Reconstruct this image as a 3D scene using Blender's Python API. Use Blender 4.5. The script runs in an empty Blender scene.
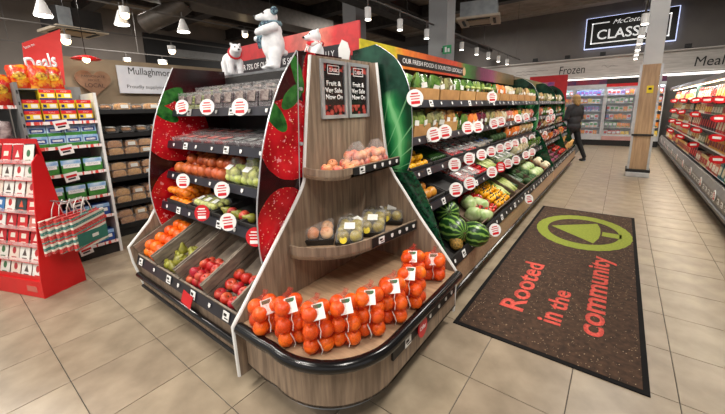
import bpy, bmesh, math, random
from mathutils import Vector, Matrix, Euler

random.seed(11)
scene = bpy.context.scene
COL = scene.collection
PI = math.pi

# ------------------------------------------------------------------ camera
F_PX, PY, YAW, PITCH, ROLL, CAM_H = 334.635, 175.97, 0.6564, 0.1995, -0.0241, 1.5
fw = Vector((-math.sin(YAW) * math.cos(PITCH), math.cos(YAW) * math.cos(PITCH), -math.sin(PITCH)))
_r = Vector((math.cos(YAW), math.sin(YAW), 0)); _u = _r.cross(fw)
cr = _r * math.cos(ROLL) + _u * math.sin(ROLL)
cu = -_r * math.sin(ROLL) + _u * math.cos(ROLL)
CPOS = Vector((0, 0, CAM_H))
cam_data = bpy.data.cameras.new('camera')
cam = bpy.data.objects.new('camera', cam_data); COL.objects.link(cam)
cam_data.sensor_width = 36.0
cam_data.lens = F_PX / 725 * 36
cam_data.shift_y = (PY - 207) / 725
cam_data.clip_start = 0.05; cam_data.clip_end = 200
m3 = Matrix((cr, cu, -fw)).transposed()
cam.matrix_world = Matrix.Translation(CPOS) @ m3.to_4x4()
scene.camera = cam

# pixel -> point on the plane axis = val (where the thing stands, hangs or lies)
def on(ax, val, a, b):
    d = fw + cr * ((a - 362.5) / F_PX) - cu * ((b - PY) / F_PX)
    return CPOS + d * ((val - CPOS[ax]) / d[ax])
def onX(a, b, v): return on(0, v, a, b)
def onY(a, b, v): return on(1, v, a, b)
def onZ(a, b, v): return on(2, v, a, b)
def proj(P):
    P = Vector(P) - CPOS; d = P.dot(fw)
    if d < .05: return None
    return 362.5 + F_PX * P.dot(cr) / d, PY - F_PX * P.dot(cu) / d

# ------------------------------------------------------------------ world, lights, exposure
w = bpy.data.worlds.new('world'); scene.world = w; w.use_nodes = True
w.node_tree.nodes['Background'].inputs[0].default_value = (1.0, .97, .93, 1)
w.node_tree.nodes['Background'].inputs[1].default_value = 0.72
vs = scene.view_settings
vs.view_transform = 'Standard'; vs.look = 'None'; vs.gamma = 1; vs.use_curve_mapping = False
vs.exposure = -0.12

def area_light(loc, size, energy, color=(1, .945, .87), target=None):
    l = bpy.data.lights.new('ceiling_fill_light', 'AREA'); l.shape = 'DISK'; l.size = size
    l.energy = energy; l.color = color
    o = bpy.data.objects.new('ceiling_fill_light', l); COL.objects.link(o); o.location = loc
    if target:
        o.rotation_euler = (Vector(target) - Vector(loc)).to_track_quat('-Z', 'Y').to_euler()
    return o
# area lights added under the ceiling to brighten the room, without fixtures
for (x, y, e) in [(-4.6, .4, 90), (-2.2, -.7, 80), (.6, .2, 70), (.35, 3.2, 80), (.35, 6.2, 80), (.35, 9.2, 80), (.35, 12.2, 90), (-1.5, -3, 100), (-5.5, -2.5, 100), (-8, 0, 220), (-10.5, 4, 260), (-6.6, 9.6, 160), (-10.5, 11, 260), (-4.8, 12.5, 120)]:
    area_light((x, y, 4.45), .9, e)

# ------------------------------------------------------------------ colour and materials
def S(r, g, b):
    f = lambda c: (c / 255 / 12.92) if c / 255 <= .04045 else ((c / 255 + .055) / 1.055) ** 2.4
    return (f(r), f(g), f(b), 1)
MATS = {}
def M(name, c, rough=.5, metal=0, c2=None, scale=8, stretch=(1, 1, 1), bump=0, bscale=None, vary=0, spec=.5, emit=0, coat=0, detail=4, lo=.35, hi=.65, sub=0):
    """procedural principled material: two colours mixed by noise, optional per-object variation and bump"""
    if name in MATS: return MATS[name]
    m = bpy.data.materials.new(name); m.use_nodes = True; MATS[name] = m
    nt = m.node_tree; N = nt.nodes; L = nt.links; b = N['Principled BSDF']
    b.inputs['Roughness'].default_value = rough; b.inputs['Metallic'].default_value = metal
    b.inputs['Specular IOR Level'].default_value = spec
    b.inputs['Coat Weight'].default_value = coat
    if sub:
        b.inputs['Subsurface Weight'].default_value = sub
        b.inputs['Subsurface Radius'].default_value = (.01, .006, .004)
    tc = N.new('ShaderNodeTexCoord'); mp = N.new('ShaderNodeMapping'); mp.inputs['Scale'].default_value = stretch
    L.new(tc.outputs['Object'], mp.inputs['Vector'])
    nz = N.new('ShaderNodeTexNoise'); nz.inputs['Scale'].default_value = scale; nz.inputs['Detail'].default_value = detail
    L.new(mp.outputs[0], nz.inputs['Vector'])
    rp = N.new('ShaderNodeValToRGB'); rp.color_ramp.elements[0].position = lo; rp.color_ramp.elements[1].position = hi
    c2 = c2 or tuple(min(1, v * .85) for v in c[:3]) + (1,)
    rp.color_ramp.elements[0].color = c2; rp.color_ramp.elements[1].color = c
    L.new(nz.outputs['Fac'], rp.inputs[0]); out = rp.outputs[0]
    if vary:
        oi = N.new('ShaderNodeObjectInfo'); hs = N.new('ShaderNodeHueSaturation')
        mr = N.new('ShaderNodeMapRange'); mr.inputs[3].default_value = 1 - vary; mr.inputs[4].default_value = 1 + vary
        L.new(oi.outputs['Random'], mr.inputs[0]); L.new(mr.outputs[0], hs.inputs['Value'])
        mr2 = N.new('ShaderNodeMapRange'); mr2.inputs[3].default_value = .5 - vary * .06; mr2.inputs[4].default_value = .5 + vary * .06
        L.new(oi.outputs['Random'], mr2.inputs[0]); L.new(mr2.outputs[0], hs.inputs['Hue'])
        L.new(out, hs.inputs['Color']); out = hs.outputs[0]
    L.new(out, b.inputs['Base Color'])
    if emit:
        L.new(out, b.inputs['Emission Color']); b.inputs['Emission Strength'].default_value = emit
    if bump:
        bp = N.new('ShaderNodeBump'); bp.inputs['Strength'].default_value = bump; bp.inputs['Distance'].default_value = .01
        n2 = N.new('ShaderNodeTexNoise'); n2.inputs['Scale'].default_value = bscale or scale * 4
        L.new(mp.outputs[0], n2.inputs['Vector']); L.new(n2.outputs['Fac'], bp.inputs['Height']); L.new(bp.outputs[0], b.inputs['Normal'])
    return m

def film(name, col=(1, 1, 1, 1), fac=.11, rough=.15, scale=40):
    """thin clear packaging film: mostly see-through with a glossy, slightly crinkled skin"""
    if name in MATS: return MATS[name]
    m = bpy.data.materials.new(name); m.use_nodes = True; MATS[name] = m
    nt = m.node_tree; N = nt.nodes; L = nt.links; b = N['Principled BSDF']; o = N['Material Output']
    b.inputs['Base Color'].default_value = col; b.inputs['Roughness'].default_value = rough
    t = N.new('ShaderNodeBsdfTransparent'); mx = N.new('ShaderNodeMixShader')
    nz = N.new('ShaderNodeTexNoise'); nz.inputs['Scale'].default_value = scale
    tc = N.new('ShaderNodeTexCoord'); L.new(tc.outputs['Object'], nz.inputs['Vector'])
    mr = N.new('ShaderNodeMapRange'); mr.inputs[1].default_value = .35; mr.inputs[2].default_value = .7
    mr.inputs[3].default_value = fac * .5; mr.inputs[4].default_value = min(1, fac * 1.6)
    L.new(nz.outputs['Fac'], mr.inputs[0]); L.new(mr.outputs[0], mx.inputs[0])
    bp = N.new('ShaderNodeBump'); bp.inputs['Strength'].default_value = .6; bp.inputs['Distance'].default_value = .01
    L.new(nz.outputs['Fac'], bp.inputs['Height']); L.new(bp.outputs[0], b.inputs['Normal'])
    L.new(t.outputs[0], mx.inputs[1]); L.new(b.outputs[0], mx.inputs[2]); L.new(mx.outputs[0], o.inputs[0])
    return m

class Sh:
    """little shader-graph writer for printed panels; works on world position"""
    def __init__(s, name, rough=.3):
        s.m = bpy.data.materials.new(name); s.m.use_nodes = True; s.nt = s.m.node_tree
        s.N = s.nt.nodes; s.L = s.nt.links; s.b = s.N['Principled BSDF']; s.b.inputs['Roughness'].default_value = rough
        g = s.N.new('ShaderNodeNewGeometry'); sp = s.N.new('ShaderNodeSeparateXYZ'); s.L.new(g.outputs['Position'], sp.inputs[0])
        s.pos = g.outputs['Position']; s.x, s.y, s.z = sp.outputs
    def math(s, op, a, b=None, c=None):
        n = s.N.new('ShaderNodeMath'); n.operation = op
        for i, v in enumerate((a, b, c)):
            if v is None: continue
            if isinstance(v, (int, float)): n.inputs[i].default_value = v
            else: s.L.new(v, n.inputs[i])
        return n.outputs[0]
    def noise(s, scale, detail=3):
        n = s.N.new('ShaderNodeTexNoise'); n.inputs['Scale'].default_value = scale; n.inputs['Detail'].default_value = detail
        s.L.new(s.pos, n.inputs['Vector']); return n.outputs['Fac']
    def voro(s, scale, feat='F1'):
        n = s.N.new('ShaderNodeTexVoronoi'); n.feature = feat; n.inputs['Scale'].default_value = scale
        s.L.new(s.pos, n.inputs['Vector']); return n.outputs['Distance']
    def ramp(s, v, stops, const=False):
        n = s.N.new('ShaderNodeValToRGB'); cr_ = n.color_ramp
        if const: cr_.interpolation = 'CONSTANT'
        while len(cr_.elements) < len(stops): cr_.elements.new(.5)
        for e, (p, c) in zip(cr_.elements, stops): e.position = p; e.color = c
        s.L.new(v, n.inputs[0]); return n.outputs[0]
    def mix(s, f, a, b):
        n = s.N.new('ShaderNodeMix'); n.data_type = 'RGBA'
        for i, v in ((0, f), (6, a), (7, b)):
            if isinstance(v, (int, float, tuple)): n.inputs[i].default_value = v
            else: s.L.new(v, n.inputs[i])
        return n.outputs[2]
    def maprange(s, v, a, b, c=0, d=1):
        n = s.N.new('ShaderNodeMapRange'); s.L.new(v, n.inputs[0])
        for i, q in zip((1, 2, 3, 4), (a, b, c, d)): n.inputs[i].default_value = q
        return n.outputs[0]
    def ellipse(s, a, b, ca, cb, ra, rb, rot=0, wob=0):
        da = s.math('SUBTRACT', a, ca); db = s.math('SUBTRACT', b, cb)
        c, si = math.cos(rot), math.sin(rot)
        e1 = s.math('ADD', s.math('MULTIPLY', da, c / ra), s.math('MULTIPLY', db, si / ra))
        e2 = s.math('ADD', s.math('MULTIPLY', da, -si / rb), s.math('MULTIPLY', db, c / rb))
        d = s.math('ADD', s.math('MULTIPLY', e1, e1), s.math('MULTIPLY', e2, e2))
        if wob: d = s.math('ADD', d, s.math('MULTIPLY', s.math('SUBTRACT', s.noise(14), .5), wob))
        return s.math('LESS_THAN', d, 1.0), d
    def done(s, col):
        s.L.new(col, s.b.inputs['Base Color']); return s.m

# ------------------------------------------------------------------ mesh builder
class MB:
    def __init__(s): s.v = []; s.f = []; s.mi = []; s.cur = 0
    def add(s, vs_, fs):
        o = len(s.v); s.v += [tuple(p) for p in vs_]
        for f in fs: s.f.append(tuple(i + o for i in f)); s.mi.append(s.cur)
        return s
    def mat(s, i): s.cur = i; return s
    def box(s, c, d, rot=None, taper=1.0):
        c = Vector(c); x, y, z = d[0] / 2, d[1] / 2, d[2] / 2
        p = [Vector((a * x * (taper if k < 0 else 1), b * y * (taper if k < 0 else 1), k * z)) for k in (-1, 1) for a, b in ((-1, -1), (1, -1), (1, 1), (-1, 1))]
        if rot is not None: p = [rot @ q for q in p]
        return s.add([q + c for q in p], [(3, 2, 1, 0), (4, 5, 6, 7), (0, 1, 5, 4), (1, 2, 6, 5), (2, 3, 7, 6), (3, 0, 4, 7)])
    def bb(s, x0, x1, y0, y1, z0, z1):
        return s.box(((x0 + x1) / 2, (y0 + y1) / 2, (z0 + z1) / 2), (abs(x1 - x0), abs(y1 - y0), abs(z1 - z0)))
    def prism(s, pts, ax, a0, a1):
        def P(p, a): return (a, p[0], p[1]) if ax == 'X' else ((p[0], a, p[1]) if ax == 'Y' else (p[0], p[1], a))
        n = len(pts)
        return s.add([P(p, a0) for p in pts] + [P(p, a1) for p in pts],
                     [tuple(range(n - 1, -1, -1)), tuple(range(n, 2 * n))] + [(i, (i + 1) % n, n + (i + 1) % n, n + i) for i in range(n)])
    def wall(s, path, z0, z1, t):
        """thin upright band along a plan path, thickness t to the left"""
        n = len(path); L = []; R = []
        for i, p in enumerate(path):
            a = Vector(path[max(0, i - 1)]); b = Vector(path[min(n - 1, i + 1)]); d = (b - a).normalized(); nn = Vector((-d.y, d.x))
            L.append(Vector(p)); R.append(Vector(p) + nn * t)
        vs_ = []
        for q in (L, R):
            for z in (z0, z1): vs_ += [(p.x, p.y, z) for p in q]
        A, B, C, D = 0, n, 2 * n, 3 * n; fs = []
        for i in range(n - 1):
            fs += [(A + i, A + i + 1, B + i + 1, B + i), (C + i, D + i, D + i + 1, C + i + 1), (B + i, B + i + 1, D + i + 1, D + i), (A + i, C + i, C + i + 1, A + i + 1)]
        fs += [(A, B, D, C), (A + n - 1, C + n - 1, D + n - 1, B + n - 1)]
        return s.add(vs_, fs)
    def tube(s, path, r, n=8, flat=1.0, r1=None):
        path = [Vector(p) for p in path]; m = len(path); vs_ = []; up = None
        for i, p in enumerate(path):
            d = (path[min(m - 1, i + 1)] - path[max(0, i - 1)]).normalized()
            if up is None:
                a = Vector((0, 0, 1)) if abs(d.z) < .9 else Vector((1, 0, 0)); up = (a - d * a.dot(d)).normalized()
            else: up = (up - d * up.dot(d)).normalized()
            sd = d.cross(up); rr = r if r1 is None else r + (r1 - r) * i / (m - 1)
            vs_ += [p + (sd * math.cos(t) + up * math.sin(t) * flat) * rr for t in [2 * PI * k / n for k in range(n)]]
        fs = [(i * n + k, i * n + (k + 1) % n, (i + 1) * n + (k + 1) % n, (i + 1) * n + k) for i in range(m - 1) for k in range(n)]
        fs += [tuple(range(n - 1, -1, -1)), tuple(range((m - 1) * n, m * n))]
        return s.add(vs_, fs)
    def cyl(s, p0, p1, r, n=12, r1=None): return s.tube([p0, p1], r, n, r1=r1)
    def lathe(s, prof, n=12, c=(0, 0, 0)):
        c = Vector(c); vs_ = []; fs = []; m = len(prof)
        for r, z in prof: vs_ += [(c.x + max(r, 1e-5) * math.cos(2 * PI * k / n), c.y + max(r, 1e-5) * math.sin(2 * PI * k / n), c.z + z) for k in range(n)]
        for i in range(m - 1): fs += [(i * n + k, i * n + (k + 1) % n, (i + 1) * n + (k + 1) % n, (i + 1) * n + k) for k in range(n)]
        fs += [tuple(range(n - 1, -1, -1)), tuple(range((m - 1) * n, m * n))]
        return s.add(vs_, fs)
    def ball(s, c, r, n=10, m=7, rot=None):
        if isinstance(r, (int, float)): r = (r, r, r)
        c = Vector(c); vs_ = [Vector((0, 0, -r[2]))]
        for i in range(1, m):
            t = -PI / 2 + PI * i / m
            vs_ += [Vector((r[0] * math.cos(t) * math.cos(2 * PI * k / n), r[1] * math.cos(t) * math.sin(2 * PI * k / n), r[2] * math.sin(t))) for k in range(n)]
        vs_.append(Vector((0, 0, r[2]))); T = len(vs_) - 1
        if rot is not None: vs_ = [rot @ q for q in vs_]
        fs = [(0, 1 + (k + 1) % n, 1 + k) for k in range(n)]
        for i in range(m - 2): fs += [(1 + i * n + k, 1 + i * n + (k + 1) % n, 1 + (i + 1) * n + (k + 1) % n, 1 + (i + 1) * n + k) for k in range(n)]
        fs += [(T, 1 + (m - 2) * n + k, 1 + (m - 2) * n + (k + 1) % n) for k in range(n)]
        return s.add([q + c for q in vs_], fs)
    def quad(s, a, b, c, d, t=.002):
        a, b, c, d = map(Vector, (a, b, c, d)); n = (b - a).cross(d - a).normalized() * t
        return s.add([a, b, c, d, a + n, b + n, c + n, d + n], [(3, 2, 1, 0), (4, 5, 6, 7), (0, 1, 5, 4), (1, 2, 6, 5), (2, 3, 7, 6), (3, 0, 4, 7)])
    def mesh(s, name, mats, smooth=False, bevel=0, off=(0, 0, 0)):
        me = bpy.data.meshes.new(name)
        o = Vector(off); me.from_pydata([tuple(Vector(p) - o) for p in s.v], [], s.f)
        for m in (mats if isinstance(mats, (list, tuple)) else [mats]): me.materials.append(m)
        me.polygons.foreach_set('material_index', s.mi)
        bm = bmesh.new(); bm.from_mesh(me); bmesh.ops.recalc_face_normals(bm, faces=bm.faces)
        if bevel: bmesh.ops.bevel(bm, geom=[e for e in bm.edges if len(e.link_faces) == 2 and e.calc_face_angle(0) > .6], offset=bevel, segments=2, affect='EDGES', profile=.6)
        bm.to_mesh(me); bm.free()
        if smooth: me.polygons.foreach_set('use_smooth', [True] * len(me.polygons))
        return me

def wl(o):
    v = Vector((0, 0, 0))
    while o is not None: v += o.location; o = o.parent
    return v
def obj(name, mb, mat, parent=None, smooth=False, bevel=0, label=None, kind=None):
    """link the builder's world-space shapes as ONE mesh object (origin at its own centre)"""
    lo = [min(p[i] for p in mb.v) for i in range(3)]; hi = [max(p[i] for p in mb.v) for i in range(3)]
    c = Vector(((lo[0] + hi[0]) / 2, (lo[1] + hi[1]) / 2, lo[2]))
    me = mb.mesh(name, mat, smooth, bevel, c)
    if smooth: me.set_sharp_from_angle(angle=.7)
    o = bpy.data.objects.new(name, me); COL.objects.link(o)
    o.location = c - (wl(parent) if parent else Vector((0, 0, 0))); o.parent = parent
    if label: o['label'] = label
    if kind: o['kind'] = kind
    return o
def tag(o, label, cat, group=None):
    o['label'] = label; o['category'] = cat
    if group: o['group'] = group
    return o
def thing(name, label, cat, loc, group=None):
    o = bpy.data.objects.new(name, None); COL.objects.link(o); o.location = loc; o.empty_display_size = .1
    return tag(o, label, cat, group)
def struct(name, mb, mat, smooth=False, label=None, parent=None):
    o = obj(name, mb, mat, parent, smooth)
    if not parent: o['kind'] = 'structure'
    if label: o['label'] = label
    return o
# ---- kinds: meshes built once, every placed thing and part an object of its own that shares them
KINDS = {}
def K(key, name, mesh, parts=()): KINDS[key] = (name, mesh, list(parts))
def place(key, loc, label=None, cat=None, group=None, rot=(0, 0, 0), parent=None, sc=1.0):
    name, me, parts = KINDS[key]
    def mk(name, me, parts, par):
        o = bpy.data.objects.new(name, me); COL.objects.link(o); o.parent = par
        for (pn, pm, pp) in parts: mk(pn, pm, pp, o)
        return o
    o = mk(name, me, parts, None)
    if parent: o.parent = parent; o.location = Vector(loc) - wl(parent)
    else: o.location = loc
    o.rotation_euler = rot if isinstance(rot, (tuple, Euler)) else rot.to_euler()
    o.scale = (sc, sc, sc) if isinstance(sc, (int, float)) else sc
    if label: tag(o, label, cat, group)
    return o
def text(name, s, mat, parent, origin, xd, ud, height=None, width=None, size=.1, align='LEFT', depth=.0008, shear=0, bold=0, space=1.0, label=None):
    cu_ = bpy.data.curves.new(name, 'FONT'); cu_.body = s; cu_.align_x = align; cu_.size = 1; cu_.extrude = 0
    cu_.shear = shear; cu_.offset = bold; cu_.resolution_u = 3; cu_.space_line = space
    t = bpy.data.objects.new('tmp', cu_); COL.objects.link(t)
    bpy.context.view_layer.update()
    me = bpy.data.meshes.new_from_object(t.evaluated_get(bpy.context.evaluated_depsgraph_get()))
    bpy.data.objects.remove(t); bpy.data.curves.remove(cu_)
    xs = [v.co.x for v in me.vertices]; ys = [v.co.y for v in me.vertices]
    sx = sy = size
    if height: sx = sy = height / (max(ys) - min(ys))
    if width: sx = width / (max(xs) - min(xs)); sy = sy if height else sx
    xd = Vector(xd).normalized(); ud = Vector(ud).normalized(); nd = xd.cross(ud)
    O = Vector(origin) - (wl(parent) if parent else Vector((0, 0, 0)))
    bm = bmesh.new(); bm.from_mesh(me)
    ext = bmesh.ops.extrude_face_region(bm, geom=bm.faces[:])
    bmesh.ops.translate(bm, verts=[e for e in ext['geom'] if isinstance(e, bmesh.types.BMVert)], vec=(0, 0, depth / max(sx, 1e-6)))
    for v in bm.verts: v.co = xd * (v.co.x * sx) + ud * (v.co.y * sy) + nd * (v.co.z * sx)
    bmesh.ops.recalc_face_normals(bm, faces=bm.faces); bm.to_mesh(me); bm.free()
    me.materials.clear(); me.materials.append(mat); me.name = name
    o = bpy.data.objects.new(name, me); COL.objects.link(o); o.location = O; o.parent = parent
    if label: o['label'] = label
    return o
def blob(prims, voxel, mats=None, smooth_it=4):
    """ellipsoids and tapered capsules fused into one continuous skin; returns a mesh"""
    mb = MB()
    for p in prims:
        if p[0] == 's': mb.ball(p[1], p[2], 14, 10, rot=p[3] if len(p) > 3 else None)
        else:
            a, b, r0, r1 = Vector(p[1]), Vector(p[2]), p[3], p[4]
            n = max(2, int((b - a).length / max(.4 * min(r0, r1), 1e-3)))
            n = min(n, 10)
            for i in range(n + 1): mb.ball(a.lerp(b, i / n), r0 + (r1 - r0) * i / n, 12, 8)
    me = mb.mesh('blob', [])
    o = bpy.data.objects.new('tmp', me); COL.objects.link(o)
    md = o.modifiers.new('r', 'REMESH'); md.mode = 'VOXEL'; md.voxel_size = voxel
    sm = o.modifiers.new('s', 'SMOOTH'); sm.iterations = smooth_it; sm.factor = .5
    bpy.context.view_layer.update()
    out = bpy.data.meshes.new_from_object(o.evaluated_get(bpy.context.evaluated_depsgraph_get()))
    bpy.data.objects.remove(o); bpy.data.meshes.remove(me)
    out.materials.clear()
    if mats: out.materials.append(mats)
    out.polygons.foreach_set('use_smooth', [True] * len(out.polygons))
    return out
def arc(cx, cy, r, a0, a1, n=8):
    return [(cx + r * math.cos(a0 + (a1 - a0) * i / n), cy + r * math.sin(a0 + (a1 - a0) * i / n)) for i in range(n + 1)]
def smoothpath(pts, n=4):
    P = [Vector(p) for p in pts]; out = []
    for i in range(len(P) - 1):
        p0, p1, p2, p3 = P[max(0, i - 1)], P[i], P[i + 1], P[min(len(P) - 1, i + 2)]
        for k in range(n):
            t = k / n
            out.append(.5 * ((2 * p1) + (p2 - p0) * t + (2 * p0 - 5 * p1 + 4 * p2 - p3) * t * t + (3 * p1 - p0 - 3 * p2 + p3) * t ** 3))
    out.append(P[-1]); return [tuple(q) for q in out]
RJ = lambda a: random.uniform(-a, a)
ORD = ['first', 'second', 'third', 'fourth', 'fifth', 'sixth', 'seventh', 'eighth', 'ninth', 'tenth', 'eleventh', 'twelfth', 'thirteenth', 'fourteenth', 'fifteenth', 'sixteenth']

# ------------------------------------------------------------------ palette
mWood = M('wood_laminate', S(150, 130, 110), .5, c2=S(112, 95, 80), scale=5, stretch=(9, 9, .7), bump=.05, bscale=60)
mWoodL = M('wood_light', S(176, 146, 116), .5, c2=S(150, 122, 96), scale=6, stretch=(1.2, 7, 7), bump=.04)
mWhite = M('white_edge', S(226, 226, 224), .35, c2=S(214, 214, 212))
mBlackG = M('black_gloss', S(16, 16, 18), .18, c2=S(10, 10, 12))
mBlack = M('black_matt', S(22, 22, 24), .55, c2=S(16, 16, 17))
mNavy = M('rail_navy', S(34, 36, 46), .35, c2=S(27, 28, 36))
mDark = M('dark_panel', S(34, 31, 30), .6, c2=S(24, 22, 22))
mSteel = M('steel_grey', S(150, 152, 155), .35, .6, c2=S(130, 132, 135))
mGrey = M('grey_paint', S(128, 128, 128), .5, c2=S(118, 118, 118))
mSilver = M('silver_frame', S(200, 202, 205), .3, .5, c2=S(182, 184, 188))
mTagW = M('tag_white', S(236, 236, 234), .45, c2=S(226, 226, 224))
mTagR = M('tag_red', S(206, 24, 36), .4, c2=S(190, 18, 30))
mRed = M('red_card', S(216, 26, 30), .42, c2=S(200, 18, 24), scale=3)
mInk = M('ink_black', S(20, 20, 20), .5)
mInkW = M('ink_white', S(245, 245, 245), .5, c2=S(238, 238, 238))
mFilm = film('clear_film')
mFilm2 = film('clear_plastic', fac=.11, rough=.1, scale=25)

# ================================================================== SETTING
# ---- floor: grout bed with single tiles
mGrout = M('grout', S(84, 76, 68), .8, c2=S(70, 64, 58), scale=20)
mTile = M('floor_tile', S(166, 150, 128), .34, c2=S(130, 116, 97), scale=5, vary=.05, bump=.03, bscale=30, detail=6, lo=.3, hi=.7)
TA, TB = .4575, .4534; TX, TY = .381, 2.089
floor = struct('floor', MB().bb(-14, 6, -6, 16, -.05, -.004), mGrout)
tm = MB().bb(-TA / 2 + .0022, TA / 2 - .0022, -TB / 2 + .0022, TB / 2 - .0022, -.006, 0).mesh('tile', mTile, bevel=.0012)
cells = []
for i in range(-26, 9):
    for j in range(-8, 31):
        cx, cy = TX + (i + .5) * TA, TY + (j + .5) * TB
        if -2.9 < cx < -1.1 and cy > 1.3: continue
        if cx < -.8 and cy > 2.6: continue
        if cx > 1.6 and cy > 3: continue
        q = [proj((cx + a * TA / 2, cy + b * TB / 2, 0)) for a in (-1, 1) for b in (-1, 1)]
        vis = all(q) and any(-5 < p[0] < 730 and 100 < p[1] < 420 for p in q)
        area = 0
        if all(q): area = (max(p[0] for p in q) - min(p[0] for p in q)) * (max(p[1] for p in q) - min(p[1] for p in q))
        cells.append((0 if vis else 1, -area, cx, cy))
cells.sort()
rest = MB()
for k, (nv, na, cx, cy) in enumerate(cells):
    if nv == 0 and k < 300:
        o = bpy.data.objects.new('tile', tm); COL.objects.link(o); o.location = (cx, cy, 0); o.parent = floor
        o.location = Vector((cx, cy, 0)) - floor.location
        o.rotation_euler = (0, 0, random.choice((0, PI)))
    else:
        rest.bb(cx - TA / 2 + .002, cx + TA / 2 - .002, cy - TB / 2 + .002, cy + TB / 2 - .002, -.006, 0)
obj('far_tiles', rest, mTile, floor, kind='stuff')

# ---- walls and ceiling
mWallB = M('wall_taupe', S(112, 107, 103), .7, c2=S(104, 99, 96), scale=1.5)
mWallL = M('wall_left_taupe', S(128, 120, 114), .8, c2=S(116, 109, 104), scale=1.2)
mCeil = M('ceiling_brown', S(158, 142, 126), .85, c2=S(128, 114, 102), scale=2.5)
mBeam = M('beam_dark', S(58, 52, 49), .6, c2=S(32, 29, 28))
mBandW = M('fascia_light', S(196, 190, 184), .6, c2=S(176, 170, 164), scale=5, stretch=(.6, 1, 6))
YB = 15.3
wall_back = struct('wall_back', MB().bb(-14, 6, YB, YB + .15, 0, 4.95), mWallB)
wall_left = struct('wall_left', MB().bb(-14.2, -14, -3, YB, 0, 4.95), mWallL)
wall_right = struct('wall_right', MB().bb(2.9, 3.0, 1, YB, 0, 4.95), mWallB)
ceiling = struct('ceiling', MB().bb(-14.2, 6, -5, YB + .15, 4.95, 5.05), mCeil)
# vent opening and piers on the far left wall
struct('trim_1', MB().bb(-14, -13.9, 5.4, 10.2, 3.3, 4.35), mBlack, label='dark louvred opening high on the far wall')
mb = MB()
struct('trim_2', MB().bb(-14, -13.86, 6.2, 8.6, 3.62, 3.9).bb(-14, -13.86, 9.2, 9.9, 3.6, 3.9), mGrey, label='pale strip in the dark wall opening')
struct('trim_3', MB().bb(-13.95, -13.8, 11.8, 12.05, 2.6, 4.9), M('daylight_slot', S(240, 240, 235), .5, emit=1.2), label='narrow lit window slot on the far wall')
# beams
for k, y in enumerate((3.6, 6.2, 8.8, 11.4)):
    b = MB().bb(-14, -2.4, y - .09, y + .09, 4.55, 4.95)
    b.bb(-14, -2.4, y - .16, y + .16, 4.53, 4.56)
    struct('trim_%d' % (k + 4), b, mBeam, label='dark steel ceiling beam')
for k, x in enumerate((-11.6, -8.8, -6.0)):
    struct('trim_%d' % (k + 8), MB().bb(x - .07, x + .07, -2, 15, 4.62, 4.9), mBeam, label='dark steel ceiling beam')
# soffit where the sales-floor ceiling meets the back wall
struct('trim_11', MB().bb(-14, 6, YB - .5, YB, 4.86, 4.95), M('soffit', S(176, 164, 150), .7), label='pale soffit strip along the back wall')

# ducts and pipes below the ceiling
mDuct = M('duct', S(96, 88, 82), .5, .3, c2=S(82, 76, 70))
d = thing('air_duct', 'wide dull grey air duct bending under the dark ceiling', 'duct', (-8.3, 6, 4.2))
obj('duct_run', MB().bb(-8.7, -8.0, 2.6, 9.0, 3.95, 4.4), mDuct, d, bevel=.02)
obj('duct_branch', MB().tube([(-8.3, 4.2, 4.0), (-8.5, 4.0, 3.8), (-9.1, 3.6, 3.55)], .22, 12), mDuct, d, True)
obj('hanger', MB().cyl((-8.65, 5, 4.4), (-8.65, 5, 4.95), .012, 6).cyl((-8.05, 5, 4.4), (-8.05, 5, 4.95), .012, 6), mBeam, d)
d = thing('cable_tray', 'long dark cable tray hanging below the ceiling', 'cable tray', (-4.6, 8, 3.5))
obj('tray', MB().bb(-4.75, -4.45, 4.2, 14.6, 3.62, 3.66).bb(-4.76, -4.74, 4.2, 14.6, 3.66, 3.74).bb(-4.46, -4.44, 4.2, 14.6, 3.66, 3.74), mBeam, d)
for y in (5, 8, 11, 14): obj('hanger', MB().cyl((-4.6, y, 3.66), (-4.6, y, 4.95), .012, 6), mBeam, d)

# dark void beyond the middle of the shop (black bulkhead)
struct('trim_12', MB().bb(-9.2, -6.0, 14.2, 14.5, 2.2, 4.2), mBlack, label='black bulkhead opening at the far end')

# ---- free-standing columns
mCol = M('column_paint', S(196, 196, 196), .5, c2=S(184, 184, 186), scale=2)
mColG = M('column_grey', S(150, 152, 154), .5, c2=S(140, 141, 144), scale=2)
c = thing('column', 'square column clad in wood below and painted white above, in the aisle', 'column', (.36, 8.85, 0))
obj('shaft', MB().bb(.22, .50, 8.72, 9.0, 2.2, 4.95), mCol, c)
obj('cladding', MB().bb(.225, .495, 8.715, 9.0, .1, 2.2), M('column_wood', S(188, 158, 124), .5, c2=S(160, 130, 100), scale=4, stretch=(8, 8, .6)), c)
for x in (.205, .515):
    obj('corner_trim', MB().bb(x - .018, x + .018, 8.69, 8.73, .1, 2.2), mSilver, c)
obj('strap', MB().bb(.19, .53, 8.675, 9.02, .83, .865), mBlack, c)
obj('base', MB().bb(.17, .55, 8.64, 9.05, 0, .1), mSilver, c, bevel=.01)
obj('base_strap', MB().bb(.165, .555, 8.635, 9.055, .1, .155), mBlack, c)
n = obj('notice', MB().bb(.33, .43, 8.705, 8.715, 1.66, 1.8), M('yellow_notice', S(245, 220, 40), .5), c, label='small yellow notice')
obj('notice_symbol', MB().bb(.355, .405, 8.703, 8.706, 1.72, 1.76), mInk, n)
c = thing('column', 'plain pale grey column rising behind the fresh food banner', 'column', (-3.15, 6.9, 0))
obj('shaft', MB().bb(-3.35, -2.95, 6.7, 7.1, 0, 4.95), mColG, c)
c = thing('column', 'plain grey column rising behind the red banner', 'column', (-5.45, 6.9, 0))
obj('shaft', MB().bb(-5.65, -5.25, 6.7, 7.1, 0, 4.95), mColG, c)
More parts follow.
